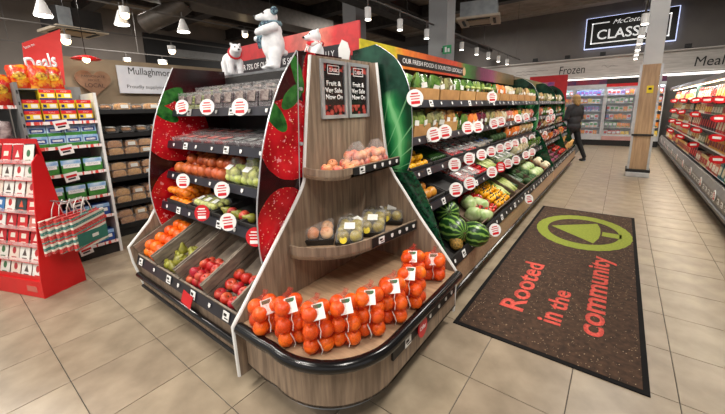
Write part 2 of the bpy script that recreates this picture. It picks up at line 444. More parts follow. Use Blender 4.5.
# emergency sign on the rear column
s = thing('exit_sign', 'small green emergency exit sign fixed to the pale column', 'sign', (-2.85, 6.6, 2.52))
obj('bracket', MB().bb(-3.0, -2.97, 6.58, 6.75, 2.56, 2.64), mBlack, s)
obj('plate', MB().bb(-2.98, -2.80, 6.58, 6.6, 2.52, 2.68), M('exit_green', S(30, 130, 80), .5, emit=.25), s)
obj('symbol', MB().bb(-2.93, -2.89, 6.575, 6.58, 2.55, 2.65).bb(-2.87, -2.83, 6.575, 6.58, 2.55, 2.62), mInkW, s)

# ---- back wall: pale fascia, lettering, sign
fas = thing('wall_fascia', 'long pale wood-effect fascia above the freezers with department names', 'fascia', (0, 15.2, 2.3))
obj('board', MB().bb(-8, 2.9, 15.12, 15.28, 2.42, 3.06), mBandW, fas)
obj('cornice', MB().bb(-8, 2.9, 15.02, 15.3, 3.06, 3.1), mBandW, fas)
obj('light_strip', MB().bb(-8, 2.9, 15.05, 15.28, 2.3, 2.37), M('led_strip', S(255, 252, 245), .5, emit=1.6), fas)
text('lettering', 'Frozen', mInk, fas, (onY(558.5, 72, 15.115).x, 15.115, 2.58), (1, 0, 0), (0, 0, 1), height=.29, width=.82, shear=.1)
text('lettering', 'Meal', mInk, fas, (1.62, 15.115, 2.55), (1, 0, 0), (0, 0, 1), height=.29, width=.66, shear=.1)
mFaint = M('faint_print', S(150, 145, 140), .6)
for k in range(2): obj('faint_print', MB().tube([(-3.6 + .06 * i, 15.118, 2.78 - .12 * k + .012 * math.sin(i * 1.9)) for i in range(20 - 6 * k)], .012, 5), mFaint, fas)
obj('swirl_print', MB().tube([(-.75 + .035 * k, 15.118, 2.75 + .07 * math.sin(k * .9) * (1 - k / 14)) for k in range(14)], .008, 5), mFaint, fas)
sg = thing('wall_sign', 'black rectangular sign with white lettering and glowing edge on the back wall', 'sign', (-.1, 15.2, 3.4))
x0, x1, z0, z1 = -1.33, 1.1, 3.42, 4.42
obj('glow_back', MB().bb(x0 - .03, x1 + .03, 15.2, 15.24, z0 - .03, z1 + .03), M('sign_glow', S(205, 215, 255), .5, emit=1.5), sg)
obj('panel', MB().bb(x0, x1, 15.12, 15.2, z0, z1), mBlack, sg)
mSignW = M('sign_white', S(250, 250, 250), .5, c2=S(245, 245, 245), emit=.55)
fr = MB()
a0, a1, b0, b1, t = x0 + .16, x1 - .16, z0 + .13, z1 - .17, .035
fr.bb(a0, a1, 15.11, 15.12, b0, b0 + t).bb(a0, a0 + t, 15.11, 15.12, b0, b1).bb(a1 - t, a1, 15.11, 15.12, b0, b1)
fr.bb(a0, a0 + .5, 15.11, 15.12, b1 - t, b1).bb(a1 - .3, a1, 15.11, 15.12, b1 - t, b1)
obj('border', fr, mSignW, sg)
text('lettering', 'CLASSICS', mSignW, sg, (a0 + .16, 15.115, z0 + .27), (1, 0, 0), (0, 0, 1), height=.32, width=1.78, bold=.01)
text('script_lettering', 'McCottage', mSignW, sg, (a0 + .58, 15.115, z1 - .27), (1, 0, 0), (0, 0, 1), height=.19, width=1.0, shear=.45, bold=.0)
# small floodlights on the fascia
def lampobj(label, loc, group):
    l = thing('floodlight', label, 'lamp', loc, group)
    obj('housing', MB().box((loc[0], loc[1] - .1, loc[2] + .07), (.16, .12, .12)), mBlack, l)
    obj('bracket', MB().cyl((loc[0], loc[1] - .08, loc[2] + .02), (loc[0], loc[1] + .06, loc[2]), .02, 6), mBlack, l)
for px, nm in ((536, 'leftmost'), (568, 'second from left'), (603, 'third from left'), (687, 'rightmost')):
    p = onY(px, 57 - (px - 567) * .05, 15.15)
    lampobj('small black floodlight on top of the pale fascia, ' + nm, (p.x, 15.15, 3.11), 'fascia floodlights')

# ---- track lights
mTrack = M('track_grey', S(84, 80, 77), .6, .0)
mLampW = M('lamp_white', S(232, 232, 232), .4)
mGlow = M('lamp_glow', S(255, 248, 235), .5, c2=S(255, 246, 230), emit=9)
mGlowW = M('lamp_glow_warm', S(255, 226, 180), .5, c2=S(255, 222, 170), emit=14)
def spot(label, group, p, r=.045, h=.16, warm=False, tilt=(0, 0), cone=False):
    l = thing('spotlight', label, 'spotlight', p, group)
    x, y, z = p; d = Vector((tilt[0], tilt[1], -1)).normalized()
    a = Vector(p); b = a + d * h
    obj('stem', MB().cyl((x, y, z), (x, y, z + .12), .012, 6), mTrack, l)
    if cone: obj('housing', MB().cyl(a, b, r * .45, 14, r1=r * 1.5), mLampW, l, True)
    else: obj('housing', MB().cyl(a, b, r, 14), mLampW, l, True)
    rr = r * (1.4 if cone else .86)
    if warm: obj('lens', MB().ball(b + d * .02, rr, 14, 10), mGlowW, l, True)
    else: obj('lens', MB().cyl(b - d * .004, b + d * .012, rr, 14), mGlow, l)
    return l
def track(label, x, z, y0, y1):
    t = thing('light_track', label, 'light track', (x, (y0 + y1) / 2, z))
    obj('rail', MB().bb(x - .014, x + .014, y0, y1, z, z + .022), mTrack, t)
    for y in (y0 + .6, (y0 + y1) / 2 - 1.2, y1 - .6): obj('hanger', MB().cyl((x, y, z + .03), (x, y, 4.95), .006, 5), mTrack, t)
track('long light track running above the far side of the produce display', -3.24, 3.12, 3.0, 14)
for k, y in enumerate((4.44, 5.38, 6.4, 7.3, 8.25, 9.3, 10.3, 11.3, 12.3)):
    spot('slim white spotlight on the track behind the banner, %s from the near end' % ORD[k], 'spotlights on the track behind the banner', (-3.24, y, 3.0), .05, .17)
AX = (onZ(637, 50, 3.0).x + onZ(643, 26, 3.0).x) / 2
track('light track running above the aisle towards the black wall sign', AX, 3.12, 6.0, 14.5)
for k, y in enumerate((8.0, 9.4, 10.6, 11.8, 13.0, 14.2)):
    spot('white spotlight on the aisle track, %s from the near end' % ORD[k], 'spotlights on the aisle track', (AX, y, 3.0), .06, .17)
def fill_spot(loc, target, energy, angle=1.3):  # added spot lights that brighten the displays, with no lamp bodies of their own
    l = bpy.data.lights.new('fill_spot_light', 'SPOT'); l.energy = energy; l.spot_size = angle; l.spot_blend = .7; l.shadow_soft_size = .06; l.color = (1, .94, .85)
    o = bpy.data.objects.new('fill_spot_light', l); COL.objects.link(o); o.location = loc
    o.rotation_euler = (Vector(target) - Vector(loc)).to_track_quat('-Z', 'Y').to_euler()
for y in (2.6, 4.2, 5.8, 7.4, 9.0): fill_spot((AX, y, 2.8), (-1.25, y, .85), 130)
for y in (6.2, 9.4, 12.5): fill_spot((AX, y, 2.8), (1.35, y, .9), 60)
fill_spot((-1.9, -1.2, 2.9), (-2.2, 1.3, .95), 120); fill_spot((.4, .1, 2.9), (-1.3, 1.6, .9), 70)
fill_spot((-3.2, 1.6, 2.9), (-4.9, 1.7, .9), 90); fill_spot((-2.6, -.8, 2.9), (-4.1, .7, .9), 90)  # extra fill put in for the bread shelves and the card stand side
track('thin light track above the bread shelves, nearest of three', -6.75, 3.24, -.5, 6)
for k, (px, py) in enumerate(((42, 8), (121, 18), (183, 26))):
    p = onX(px, py, -6.75)
    spot('bell-shaped white lamp hanging upper left, %s from the left' % ORD[k], 'bell-shaped hanging lamps', (p.x, p.y, p.z + .12), .075, .22, cone=True)
track('thin light track high above the left aisle, middle of three', -9.1, 3.24, 0, 9)
for k, (px, py) in enumerate(((66, 41), (172, 51), (245, 35))):
    p = onX(px, py, -9.1); 
    spot('warm glowing spotlight in the upper left, %s' % ('beside the red deals sign', 'above the pale name board', 'just left of the standing bear')[k], 'warm spotlights upper left', (p.x, p.y, p.z + .12), .09, .1, warm=True)
track('thin light track high above the left aisle, farthest of three', -11.6, 3.24, 1, 10)
for k, (px, py) in enumerate(((127, 62), (163, 64), (125, 15))):
    p = onX(px, py, (-11.6, -11.6, -6.4)[k])
    spot('warm glowing spotlight, %s' % ('over the left end of the pale name board', 'brightest, over the right part of the pale name board', 'next to the second bell-shaped lamp')[k], 'warm spotlights upper left', (p.x, p.y, p.z + .12), (.1, .13, .07)[k], .1, warm=True)

# ---- air conditioning cassettes
mAcG = M('ac_metal', S(172, 178, 182), .4, .4, c2=S(150, 156, 162))
mAcB = M('ac_grille', S(176, 150, 116), .5)
def cassette(label, c, s, rz, hgt, dark=False):
    a = thing('air_conditioner', label, 'air conditioner', c)
    R = Matrix.Rotation(rz, 3, 'Z'); C0 = Vector(c)
    def bx(cc, dd): return MB().box(C0 + R @ Vector(cc), dd, R)
    obj('casing', bx((0, 0, hgt / 2 + .04), (s * .86, s * .86, hgt)), mDark if dark else mAcG, a)
    if dark: obj('access_panel', bx((s * .44, -s * .3, hgt / 2 + .04), (.02, s * .25, hgt * .9)), mAcG, a)
    obj('panel', bx((0, 0, .02), (s, s, .05)), M('ac_panel', S(206, 192, 172), .5), a)
    obj('grille', bx((0, 0, -.012), (s * .5, s * .5, .02)), mAcB, a)
    for sx, sy in ((1, 0), (-1, 0), (0, 1), (0, -1)):
        obj('louvre', bx((sx * s * .37, sy * s * .37, -.012), (.06 if sx else s * .55, .06 if sy else s * .55, .02)), mBlack, a)
    for sx in (-1, 1):
        q = C0 + R @ Vector((sx * s * .35, 0, hgt)); obj('hanger', MB().cyl(q, (q.x, q.y, 4.95), .015, 6), mBeam, a)
cassette('square ceiling cassette air conditioner hanging right of the pale column', (-3.0, 8.7, 3.5), .95, .25, .34)
p = onZ(74, 33, 3.3)
cassette('dark ceiling cassette air conditioner above the red deals sign', (p.x, p.y, 3.3), .95, .15, .4, True)

# ================================================================== FLOOR MAT
def mat_shader():
    s = Sh('mat_pile', .95)
    v = s.voro(70); n = s.noise(30)
    base = s.ramp(n, [(.3, S(46, 31, 21)), (.7, S(78, 55, 39))])
    fl = s.math('MULTIPLY', s.math('LESS_THAN', v, .2), s.math('GREATER_THAN', s.noise(55), .57))
    return s.done(s.mix(fl, base, S(196, 172, 140)))
mt = thing('floor_mat', 'dark brown printed floor mat lying in the aisle with red words and a green emblem', 'mat', (-.27, 3.75, 0))
MX0, MX1, MY0, MY1 = -.80, .265, 2.045, 5.46
obj('pile', MB().bb(MX0 + .03, MX1 - .03, MY0 + .03, MY1 - .03, .0005, .009), mat_shader(), mt)
obj('border', MB().bb(MX0, MX1, MY0, MY0 + .03, .0005, .0075).bb(MX0, MX1, MY1 - .03, MY1, .0005, .0075).bb(MX0, MX0 + .03, MY0 + .03, MY1 - .03, .0005, .0075).bb(MX1 - .03, MX1, MY0 + .03, MY1 - .03, .0005, .0075), M('rubber_black', S(20, 19, 19), .9, spec=.2), mt)
mCoral = M('mat_red', S(226, 96, 82), .95, c2=S(196, 70, 60), scale=60)
mLime = M('mat_green', S(146, 156, 58), .95, c2=S(120, 134, 44), scale=60)
def matword(s, a, b, top, nm, k=1.0):
    p0 = onZ(*a, 0); p1 = onZ(*b, 0); pt = onZ(*top, 0)
    text('lettering', s, mCoral, mt, (p0.x, p0.y, .009), (0, 1, 0), (-1, 0, 0), width=abs(p1.y - p0.y), height=abs(pt.x - p0.x) * k, depth=.0012, bold=.022)
matword('Rooted', (521, 314), (549, 268), (497, 307), 0)
matword('in', (559, 328), (563.5, 317.5), (536, 320), 0)
matword('the', (565.5, 313), (573, 294), (545, 307), 0)
matword('community', (602, 341), (621, 262), (579, 331), 0, 1.62)
e0 = onZ(533, 226, 0); e1 = onZ(637, 243, 0); ef = onZ(590, 218, 0); en = onZ(591, 252, 0)
ecx, ecy, erx, ery = (e0.x + e1.x) / 2, (ef.y + en.y) / 2, (e1.x - e0.x) / 2, (ef.y - en.y) / 2
erx = min(erx, MX1 - .035 - ecx); ring = MB(); n = 60; vv = []; ff = []
for k in range(n):
    a = 2 * PI * k / n; j = 1 + .012 * (k % 2)
    for (rx, ry) in ((erx * j, ery * j), (erx * .76, ery * .74)):
        for z in (.009, .0102): vv.append((ecx + rx * math.cos(a), ecy + ry * math.sin(a), z))
for k in range(n):
    a, b = 4 * k, 4 * ((k + 1) % n); ff += [(a + 1, b + 1, b + 3, a + 3), (a, b, b + 1, a + 1), (a + 2, a + 3, b + 3, b + 2), (a, a + 2, b + 2, b)]
emb = obj('emblem', ring.add(vv, ff), mLime, mt, label='lime green ring with a fir tree')
tx0, tx1 = ecx - erx * .68, ecx + erx * .32
obj('tree', MB().prism([(tx0, ecy), (tx1 - .02, ecy - ery * .6), (tx1 + .02, ecy - ery * .3), (tx1 + .03, ecy), (tx1 + .02, ecy + ery * .3), (tx1 - .02, ecy + ery * .6)], 'Z', .009, .0102), mLime, emb)
obj('trunk', MB().bb(tx1 + .045, ecx + erx * .8, ecy - ery * .12, ecy + ery * .12, .009, .0102), mLime, emb)

# ================================================================== shared small fittings
def lathe_mesh(name, prof, n, mat): return MB().lathe(prof, n).mesh(name, mat, True)
# price disc faces -Y, hangs in front of a rail; red bars are print on the card
def disc_mesh(face, bars):
    mb = MB().mat(0); mb.cyl((0, .002, 0), (0, -.002, 0), .058, 24)
    mb.mat(1)
    R = Matrix.Rotation(-.12, 3, 'Y')
    for dz, wd, h in ((.03, .05, .009), (.012, .07, .006), (-.006, .06, .006), (-.03, .062, .02)):
        mb.box(R @ Vector((0, -.003, dz)), (wd, .001, h), R)
    return mb.mesh('price_disc', [face, bars])
K('disc', 'price_disc', disc_mesh(mTagW, mTagR)); K('disc_red', 'price_disc', disc_mesh(mTagR, mTagW))
def tag_mesh(w, h):
    mb = MB().mat(0); mb.box((0, 0, 0), (w, .003, h)); mb.mat(1); mb.box((-w * .12, -.002, h * .12), (w * .5, .001, h * .3)); mb.box((w * .1, -.002, -h * .25), (w * .6, .001, h * .12))
    return mb.mesh('price_tag', [mTagW, mInk])
K('tag', 'price_tag', tag_mesh(.06, .05)); K('tag_small', 'price_tag', MB().prism([(-.011, .013), (.011, .013), (.011, -.005), (0, -.013), (-.011, -.005)], 'Y', -.0015, .0015).mesh('price_tag', mTagW))
K('tag_red', 'price_tag', MB().box((0, 0, 0), (.09, .003, .06)).mesh('price_tag', mTagR))
def edge_trim(parent, pts, r=.011, mat=None): obj('edge_trim', MB().tube(pts, r, 8), mat or mWhite, parent, True)

# ================================================================== CORNER DISPLAY
cd = thing('corner_display', 'rounded wooden corner display stand with three shelves and a black bumper', 'display stand', (-1.15, 1.5, 0))
XB, YR = -1.5, 2.04
lp = [(.818, .10), (.811, .40), (.905, .506), (1.09, .725), (1.288, .959), (1.362, 1.07), (1.372, 1.154), (1.419, 1.498), (1.468, 1.815)]
lps = [lp[0]] + smoothpath(lp[1:], 3)
obj('back_panel', MB().prism(lps + [(YR + .02, 1.825), (YR + .02, .10)], 'X', XB - .012, XB + .012), mWood, cd)
edge_trim(cd, [(XB, y, z) for y, z in lps], .012)
rp_ = [(-.801, .10), (-.791, .401), (-.909, .546), (-1.074, .741), (-1.188, .894), (-1.305, 1.051), (-1.353, 1.196), (-1.426, 1.813)]
rps = [rp_[0]] + smoothpath(rp_[1:], 3)
obj('side_panel', MB().prism(rps + [(XB + .012, 1.82), (XB + .012, .10)], 'Y', YR - .012, YR + .012), mWood, cd)
edge_trim(cd, [(x, YR, z) for x, z in rps], .012)
plan = [(-1.485, .845), (-1.25, .845)] + arc(-1.13, 1.215, .37, -PI / 2 - .15, 0, 12)[0:] + [(-.762, 1.6), (-.762, 2.028)]
plan = [(-1.485, .835), (-1.30, .835)] + arc(-1.14, 1.205, .372, -PI / 2 - .2, 0, 14) + [(-.768, 1.6), (-.768, 2.028)]
inner = [(-1.485, 2.028)]
obj('deck', MB().prism(plan + inner, 'Z', .365, .40), mWoodL, cd)
obj('bumper', MB().tube([(x, y, .385) for x, y in plan], .03, 12), mBlackG, cd, True)
pf = [(x * .985 - .02, y * .985 + .03) for x, y in plan]
pf = [(-1.485, .865)] + [(x - .02, y + .02) for x, y in plan[1:]]
obj('fascia', MB().wall(pf, .14, .368, .014), mWood, cd, True)
pl = [(-1.45, .97)] + [(x - .11, y + .11) for x, y in plan[1:-1]] + [(-.89, 2.02), (-1.45, 2.02)]
obj('plinth', MB().prism(pl, 'Z', 0, .14), M('plinth_pale', S(176, 178, 181), .4, c2=S(166, 168, 170)), cd)
obj('underside', MB().prism(pf + inner, 'Z', .14, .152), mDark, cd)
# price strip on the bumper front
ps = obj('price_strip', MB().bb(-.79, -.775, 1.22, 2.0, .27, .325), mBlack, cd)
RZ = PI / 2
place('tag', (-.7715, 1.36, .297), parent=cd, rot=(0, 0, RZ))
for y in (1.62, 1.74, 1.84, 1.93): place('tag_small', (-.7715, y, .3), parent=cd, rot=(0, 0, RZ))
ov = obj('promo_tag', MB().prism([(1.505 + .05 * math.cos(t), .30 + .06 * math.sin(t)) for t in [2 * PI * k / 18 for k in range(18)]], 'X', -.766, -.760), mTagR, cd, label='red oval promotion tag')
text('lettering', 'Offer', mInkW, ov, (-.7595, 1.468, .29), (0, 1, 0), (0, 0, 1), width=.07, height=.025)
# shelves
def cshelf(plan, z0, z1, strip_y):
    back = [(XB + .012, YR - .012)]
    obj('shelf', MB().prism(plan + back, 'Z', z0, z0 + .02), mWoodL, cd)
    obj('shelf_lip', MB().wall(plan, z0, z1, .014), mWood, cd, True)
    xa, ya = plan[-2]; xb, yb = plan[-1]
    d = Vector((xb - xa, yb - ya)).normalized(); nrm = Vector((d.y, -d.x))
    s0 = Vector((xa, ya)); s1 = Vector((xb, yb)); L = (s1 - s0).length
    q = [s0 + d * .02 + nrm * .001, s1 - d * .01 + nrm * .001, s1 - d * .01 + nrm * .006, s0 + d * .02 + nrm * .006]
    obj('price_strip', MB().prism([tuple(v) for v in q], 'Z', z0 + .012, z1 - .004), mBlack, cd)
    rz = math.atan2(d.y, d.x); zc = (z0 + z1) / 2 + .004
    p = s0 + d * .1 + nrm * .0085; place('tag', (p.x, p.y, zc), parent=cd, rot=(0, 0, rz), sc=.85)
    for k in range(4):
        p = s0 + d * (L * (.42 + .16 * k)) + nrm * .0085
        place('tag_small', (p.x, p.y, zc), parent=cd, rot=(0, 0, rz))
midp = [(-1.488, 1.205)] + smoothpath([(-1.42, 1.21), (-1.29, 1.29), (-1.195, 1.41), (-1.15, 1.55)], 4) + [(-1.085, 2.028)]
topp = [(-1.488, 1.35)] + smoothpath([(-1.40, 1.335), (-1.30, 1.345), (-1.24, 1.40), (-1.225, 1.48)], 4) + [(-1.225, 2.028)]
cshelf(midp, .64, .715, 0); cshelf(topp, 1.10, 1.16, 0)
# poster frames on the back board
def poster_shader():
    s = Sh('poster_print', .25)
    v = s.voro(26)
    app = s.mix(s.math('LESS_THAN', v, .55), S(30, 10, 12), s.ramp(v, [(0, S(206, 92, 80)), (.6, S(120, 30, 30))]))
    band = s.math('MAXIMUM', s.math('LESS_THAN', s.z, 1.525), s.math('GREATER_THAN', s.math('ADD', s.z, s.math('MULTIPLY', s.noise(20), .05)), 1.755))
    return s.done(s.mix(band, S(26, 22, 24), app))
mPoster = poster_shader()
for k, (ya, yb, lb) in enumerate(((1.525, 1.765, 'left'), (1.785, 2.012, 'right'))):
    z0, z1 = 1.44, 1.80; x = XB + .014
    f = MB().bb(x, x + .016, ya, ya + .022, z0, z1).bb(x, x + .016, yb - .022, yb, z0, z1).bb(x, x + .016, ya + .02, yb - .02, z0, z0 + .022).bb(x, x + .016, ya + .02, yb - .02, z1 - .022, z1)
    fo = obj('poster_frame', f, mSilver, cd, label='silver poster frame, %s one' % lb)
    obj('poster', MB().bb(x + .001, x + .006, ya + .02, yb - .02, z0 + .02, z1 - .02), mPoster, fo)
    wd = yb - ya - .08
    for i, tx in enumerate(('Fruit &', 'Veg Sale', 'Now On')):
        text('lettering', tx, mInkW, fo, (x + .0062, (ya + yb) / 2 - wd / 2 + .01 * (i == 0), 1.645 - .042 * i), (0, 1, 0), (0, 0, 1), width=wd * (.85 if i == 0 else 1), height=(.031, .04, .031)[i], depth=.0006, bold=.02)
    yc = (ya + yb) / 2
    obj('emblem_box', MB().bb(x + .006, x + .0068, yc - .055, yc + .055, 1.715, 1.72).bb(x + .006, x + .0068, yc - .055, yc + .055, 1.765, 1.77).bb(x + .006, x + .0068, yc - .055, yc - .051, 1.715, 1.77).bb(x + .006, x + .0068, yc + .051, yc + .055, 1.715, 1.77), mInkW, fo)
    text('emblem_lettering', 'CLASSIC', mInkW, fo, (x + .0062, yc - .042, 1.73), (0, 1, 0), (0, 0, 1), width=.084, height=.022, depth=.0006)

# ================================================================== LEFT PRODUCE DISPLAY (faces the camera's left aisle)
def berry_shader(name, berries, leaves):
    s = Sh(name, .22)
    v = s.voro(46)
    red = s.ramp(s.noise(7), [(.3, S(150, 8, 18)), (.7, S(226, 30, 44))])
    red = s.mix(s.math('LESS_THAN', v, .17), red, S(240, 176, 140))
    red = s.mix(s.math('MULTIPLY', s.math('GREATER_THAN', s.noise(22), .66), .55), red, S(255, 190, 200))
    c = s.ramp(s.noise(5), [(.3, S(20, 4, 6)), (.75, S(70, 10, 16))])
    for (a, b, ra, rb, rot) in berries:
        m_, d_ = s.ellipse(s.y, s.z, a, b, ra, rb, rot, .12)
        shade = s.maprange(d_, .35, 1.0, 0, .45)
        c = s.mix(m_, c, s.mix(shade, red, S(120, 4, 12)))
    g = s.ramp(s.noise(16), [(.35, S(20, 70, 26)), (.7, S(60, 132, 52))])
    for (a, b, ra, rb, rot) in leaves:
        m_, d_ = s.ellipse(s.y, s.z, a, b, ra, rb, rot, .3); c = s.mix(m_, c, g)
    return s.done(c)
ld = thing('produce_display', 'wooden fruit display with strawberry print end panels left of the corner stand', 'display unit', (-2.25, 1.4, 0))
LX0, LX1, LYB = -2.95, -1.53, 1.78
curveL = smoothpath([(1.33, 1.857), (1.25, 1.70), (1.14, 1.448), (1.064, 1.137), (1.034, .898), (1.055, .682), (1.12, .48), (1.22, .35)], 3)
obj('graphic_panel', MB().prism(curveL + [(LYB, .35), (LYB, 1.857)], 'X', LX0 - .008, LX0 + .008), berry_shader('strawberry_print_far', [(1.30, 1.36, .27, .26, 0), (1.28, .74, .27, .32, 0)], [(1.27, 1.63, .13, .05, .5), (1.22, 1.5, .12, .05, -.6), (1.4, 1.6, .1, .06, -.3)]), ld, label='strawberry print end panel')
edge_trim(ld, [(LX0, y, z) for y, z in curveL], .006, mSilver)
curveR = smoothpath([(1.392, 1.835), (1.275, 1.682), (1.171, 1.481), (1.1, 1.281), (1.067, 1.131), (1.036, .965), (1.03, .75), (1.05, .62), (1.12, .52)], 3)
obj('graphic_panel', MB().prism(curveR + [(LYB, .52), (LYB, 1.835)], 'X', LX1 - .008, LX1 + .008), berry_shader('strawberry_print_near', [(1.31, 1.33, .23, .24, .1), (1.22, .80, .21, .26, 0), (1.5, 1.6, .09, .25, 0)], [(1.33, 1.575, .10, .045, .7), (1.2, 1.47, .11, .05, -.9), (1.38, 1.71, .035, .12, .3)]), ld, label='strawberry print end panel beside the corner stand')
edge_trim(ld, [(LX1, y, z) for y, z in curveR], .005, mSilver)
obj('panel_seam', MB().tube([(LX1 + .009, 1.352 + (z - 1.2) * .06, z) for z in (.95, 1.2, 1.5, 1.83)], .003, 6), mSilver, ld)
for z in (1.02, 1.3, 1.62): obj('bolt', MB().cyl((LX1 + .006, 1.345 + (z - 1.2) * .07 + .02, z), (LX1 + .02, 1.345 + (z - 1.2) * .07 + .02, z), .011, 10), mSilver, ld)
wl_ = [(.905, .09), (.846, .35), (.832, .474), (1.0, .64), (1.10, .80), (1.13, .92)]
obj('side_panel', MB().prism(wl_ + [(LYB, .92), (LYB, .09)], 'X', LX0 - .035, LX0 - .01), mWood, ld)
edge_trim(ld, [(LX0 - .022, y, z) for y, z in wl_], .013)
obj('back_panel', MB().bb(LX0, LX1, LYB, LYB + .02, .1, 1.80), mDark, ld)
TBZ = onY(275, 70, 1.86).z
obj('top_board', MB().bb(-3.3, LX1 - .16, LYB + .02, 2.195, TBZ - .02, TBZ), mSteel, ld)
obj('kick_panel', MB().bb(LX0, LX1, 1.05, 1.07, 0, .12), mDark, ld)
obj('fascia', MB().bb(LX0, LX1, .885, .905, .10, .33), mWood, ld)
obj('bumper', MB().tube([(LX0 - .01, .862, .235), (LX1 + .02, .862, .235)], .021, 10), mBlackG, ld, True)
obj('lower_bumper', MB().tube([(LX0 - .01, .88, .13), (LX1 + .02, .88, .13)], .012, 8), mBlack, ld, True)
# sloping lower deck and four price-railed shelves
obj('deck', MB().prism([(.88, .335), (1.45, .60), (1.45, .58), (.88, .315)], 'X', LX0, LX1), mDark, ld)
def rail(parent, axis, a0, a1, q, z, h=.055, tilt=.3, mat=None):
    """price rail: sloping strip along X (facing -Y at q) or along Y (facing +X at q)"""
    if axis == 'X': mb = MB().prism([(q, z - h / 2), (q + h * tilt, z + h / 2), (q + h * tilt + .012, z + h / 2), (q + .012, z - h / 2)], 'X', a0, a1)
    else: mb = MB().prism([(q, z - h / 2), (q - h * tilt, z + h / 2), (q - h * tilt - .012, z + h / 2), (q - .012, z - h / 2)], 'Y', a0, a1)
    return obj('price_rail', mb, mat or mNavy, parent)
LSH = [(1.27, 1.50), (1.20, 1.25), (1.165, 1.005), (1.09, .765)]
for (y, z) in LSH:
    obj('shelf', MB().prism([(y + .02, z - .03), (LYB, z + .02), (LYB, z + .035), (y + .02, z - .012)], 'X', LX0 + .01, LX1 - .01), mSteel if z == 1.005 else mDark, ld)
    rail(ld, 'X', LX0 + .01, LX1 - .01, y, z)
    for k in range(7): place('tag' if k % 3 == 1 else 'tag_small', (LX0 + .12 + k * .19 + RJ(.02), y + .003, z), parent=ld, rot=(-.29, 0, 0))
rail(ld, 'X', LX0, LX1, .858, .365, .07)
for k, x in enumerate((-2.86, -2.62, -2.38, -2.24, -2.04, -1.84, -1.66)):
    place(('tag', 'tag_small', 'tag', 'tag_small', 'tag', 'tag_small', 'tag')[k], (x, .862, .37), parent=ld, rot=(-.29, 0, 0))
place('tag_red', (-2.08, .84, .335), parent=ld, rot=(-.29, 0.15, 0), sc=1.3)
for px, py, r, kk in ((182, 107, 0, 'disc'), (207, 107, 0, 'disc'), (240, 107, 0, 'disc'), (183, 181, 2, 'disc'), (222, 190, 2, 'disc'), (202, 213, 3, 'disc_red'), (228, 222, 3, 'disc'), (255, 237, 3, 'disc_red')):
    y = LSH[r][0] - .045; p = onY(px, py, y); place(kk, p, parent=ld, rot=Matrix.Rotation(.5, 3, 'Z') @ Matrix.Rotation(-.2, 3, 'X') @ Matrix.Rotation(RJ(.1), 3, 'Y'), sc=.95)
# red banner on top
def banner_shader(name, stops, a, b, ax):
    s = Sh(name, .4)
    v = s.maprange(s.x if ax == 'X' else s.y, a, b)
    v = s.math('ADD', v, s.math('MULTIPLY', s.math('SUBTRACT', s.noise(9), .5), .06))
    c = s.ramp(v, stops)
    dk = s.maprange(s.noise(17), .4, .65, 0, .45)
    return s.done(s.mix(dk, c, s.mix(.5, c, (0.02, .01, .01, 1))))
rb = obj('header_board', MB().bb(-3.45, -1.69, 2.2, 2.215, 1.855, 2.17), banner_shader('red_fruit_banner', [(0, S(170, 30, 36)), (.45, S(200, 40, 44)), (.62, S(226, 120, 110)), (.75, S(240, 150, 130)), (.85, S(214, 50, 52)), (1, S(196, 40, 44))], -3.45, -1.69, 'X'), ld, label='red header board with fruit print')
obj('header_strip', MB().prism([(-3.45, 1.885), (-1.89, 1.885), (-1.89, 2.02), (-3.45, 2.02)], 'Y', 2.197, 2.2), M('navy_strip', S(28, 26, 34), .4), rb)
text('lettering', 'OVER 75% OF OUR FRUIT IS SOURCED LOCALLY', mInkW, rb, (-3.38, 2.1965, 1.925), (1, 0, 0), (0, 0, 1), width=1.42, height=.055, depth=.0006)
obj('leaf_badge', MB().prism([(-1.87, 1.88), (-1.80, 1.885), (-1.785, 1.95), (-1.81, 2.02), (-1.87, 2.05), (-1.91, 1.99), (-1.91, 1.91)], 'Y', 2.1945, 2.1968), mTagW, rb)

# ================================================================== LONG PRODUCE DISPLAYS ALONG THE AISLE
def leaf_shader(name, yc):
    s = Sh(name, .15)
    w_ = s.N.new('ShaderNodeTexWave'); w_.inputs['Scale'].default_value = 1.3; w_.inputs['Distortion'].default_value = 7; w_.inputs['Detail'].default_value = 3
    s.L.new(s.pos, w_.inputs['Vector'])
    g = s.ramp(w_.outputs['Fac'], [(0, S(10, 58, 34)), (.55, S(28, 112, 62)), (.9, S(70, 156, 92)), (1, S(120, 190, 130))])
    an = s.math('FRACT', s.math('MULTIPLY', s.math('ARCTAN2', s.math('SUBTRACT', s.z, .95), s.math('ADD', s.x, 1.5)), 4.5))
    c = s.mix(s.math('MULTIPLY', s.math('LESS_THAN', an, .09), .5), g, S(130, 196, 140))
    m_, d_ = s.ellipse(s.x, s.z, -1.30, 1.30, .26, .3, 0, .15)
    top = s.ramp(s.noise(6), [(.35, S(14, 34, 28)), (.7, S(40, 84, 66))])
    c = s.mix(s.maprange(d_, .7, 1.25), c, top)
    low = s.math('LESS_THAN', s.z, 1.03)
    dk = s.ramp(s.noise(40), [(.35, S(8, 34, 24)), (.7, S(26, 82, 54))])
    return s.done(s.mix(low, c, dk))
mLeaf = leaf_shader('cabbage_leaf_print', 0)
RXB = -1.68
SHT = [.1, .12, .3, .32]
RSH = [(-1.165, 1.525), (-1.175, 1.255), (-1.165, 1.0), (-1.05, .765)]
lf1 = smoothpath([(-1.47, 1.95), (-1.39, 1.905), (-1.289, 1.825), (-1.209, 1.685), (-1.172, 1.515), (-1.166, 1.2), (-1.20, 1.05)], 3)
lf2 = smoothpath([(-1.165, 1.045), (-1.08, .93), (-1.0, .77), (-.93, .58), (-.86, .435)], 3)
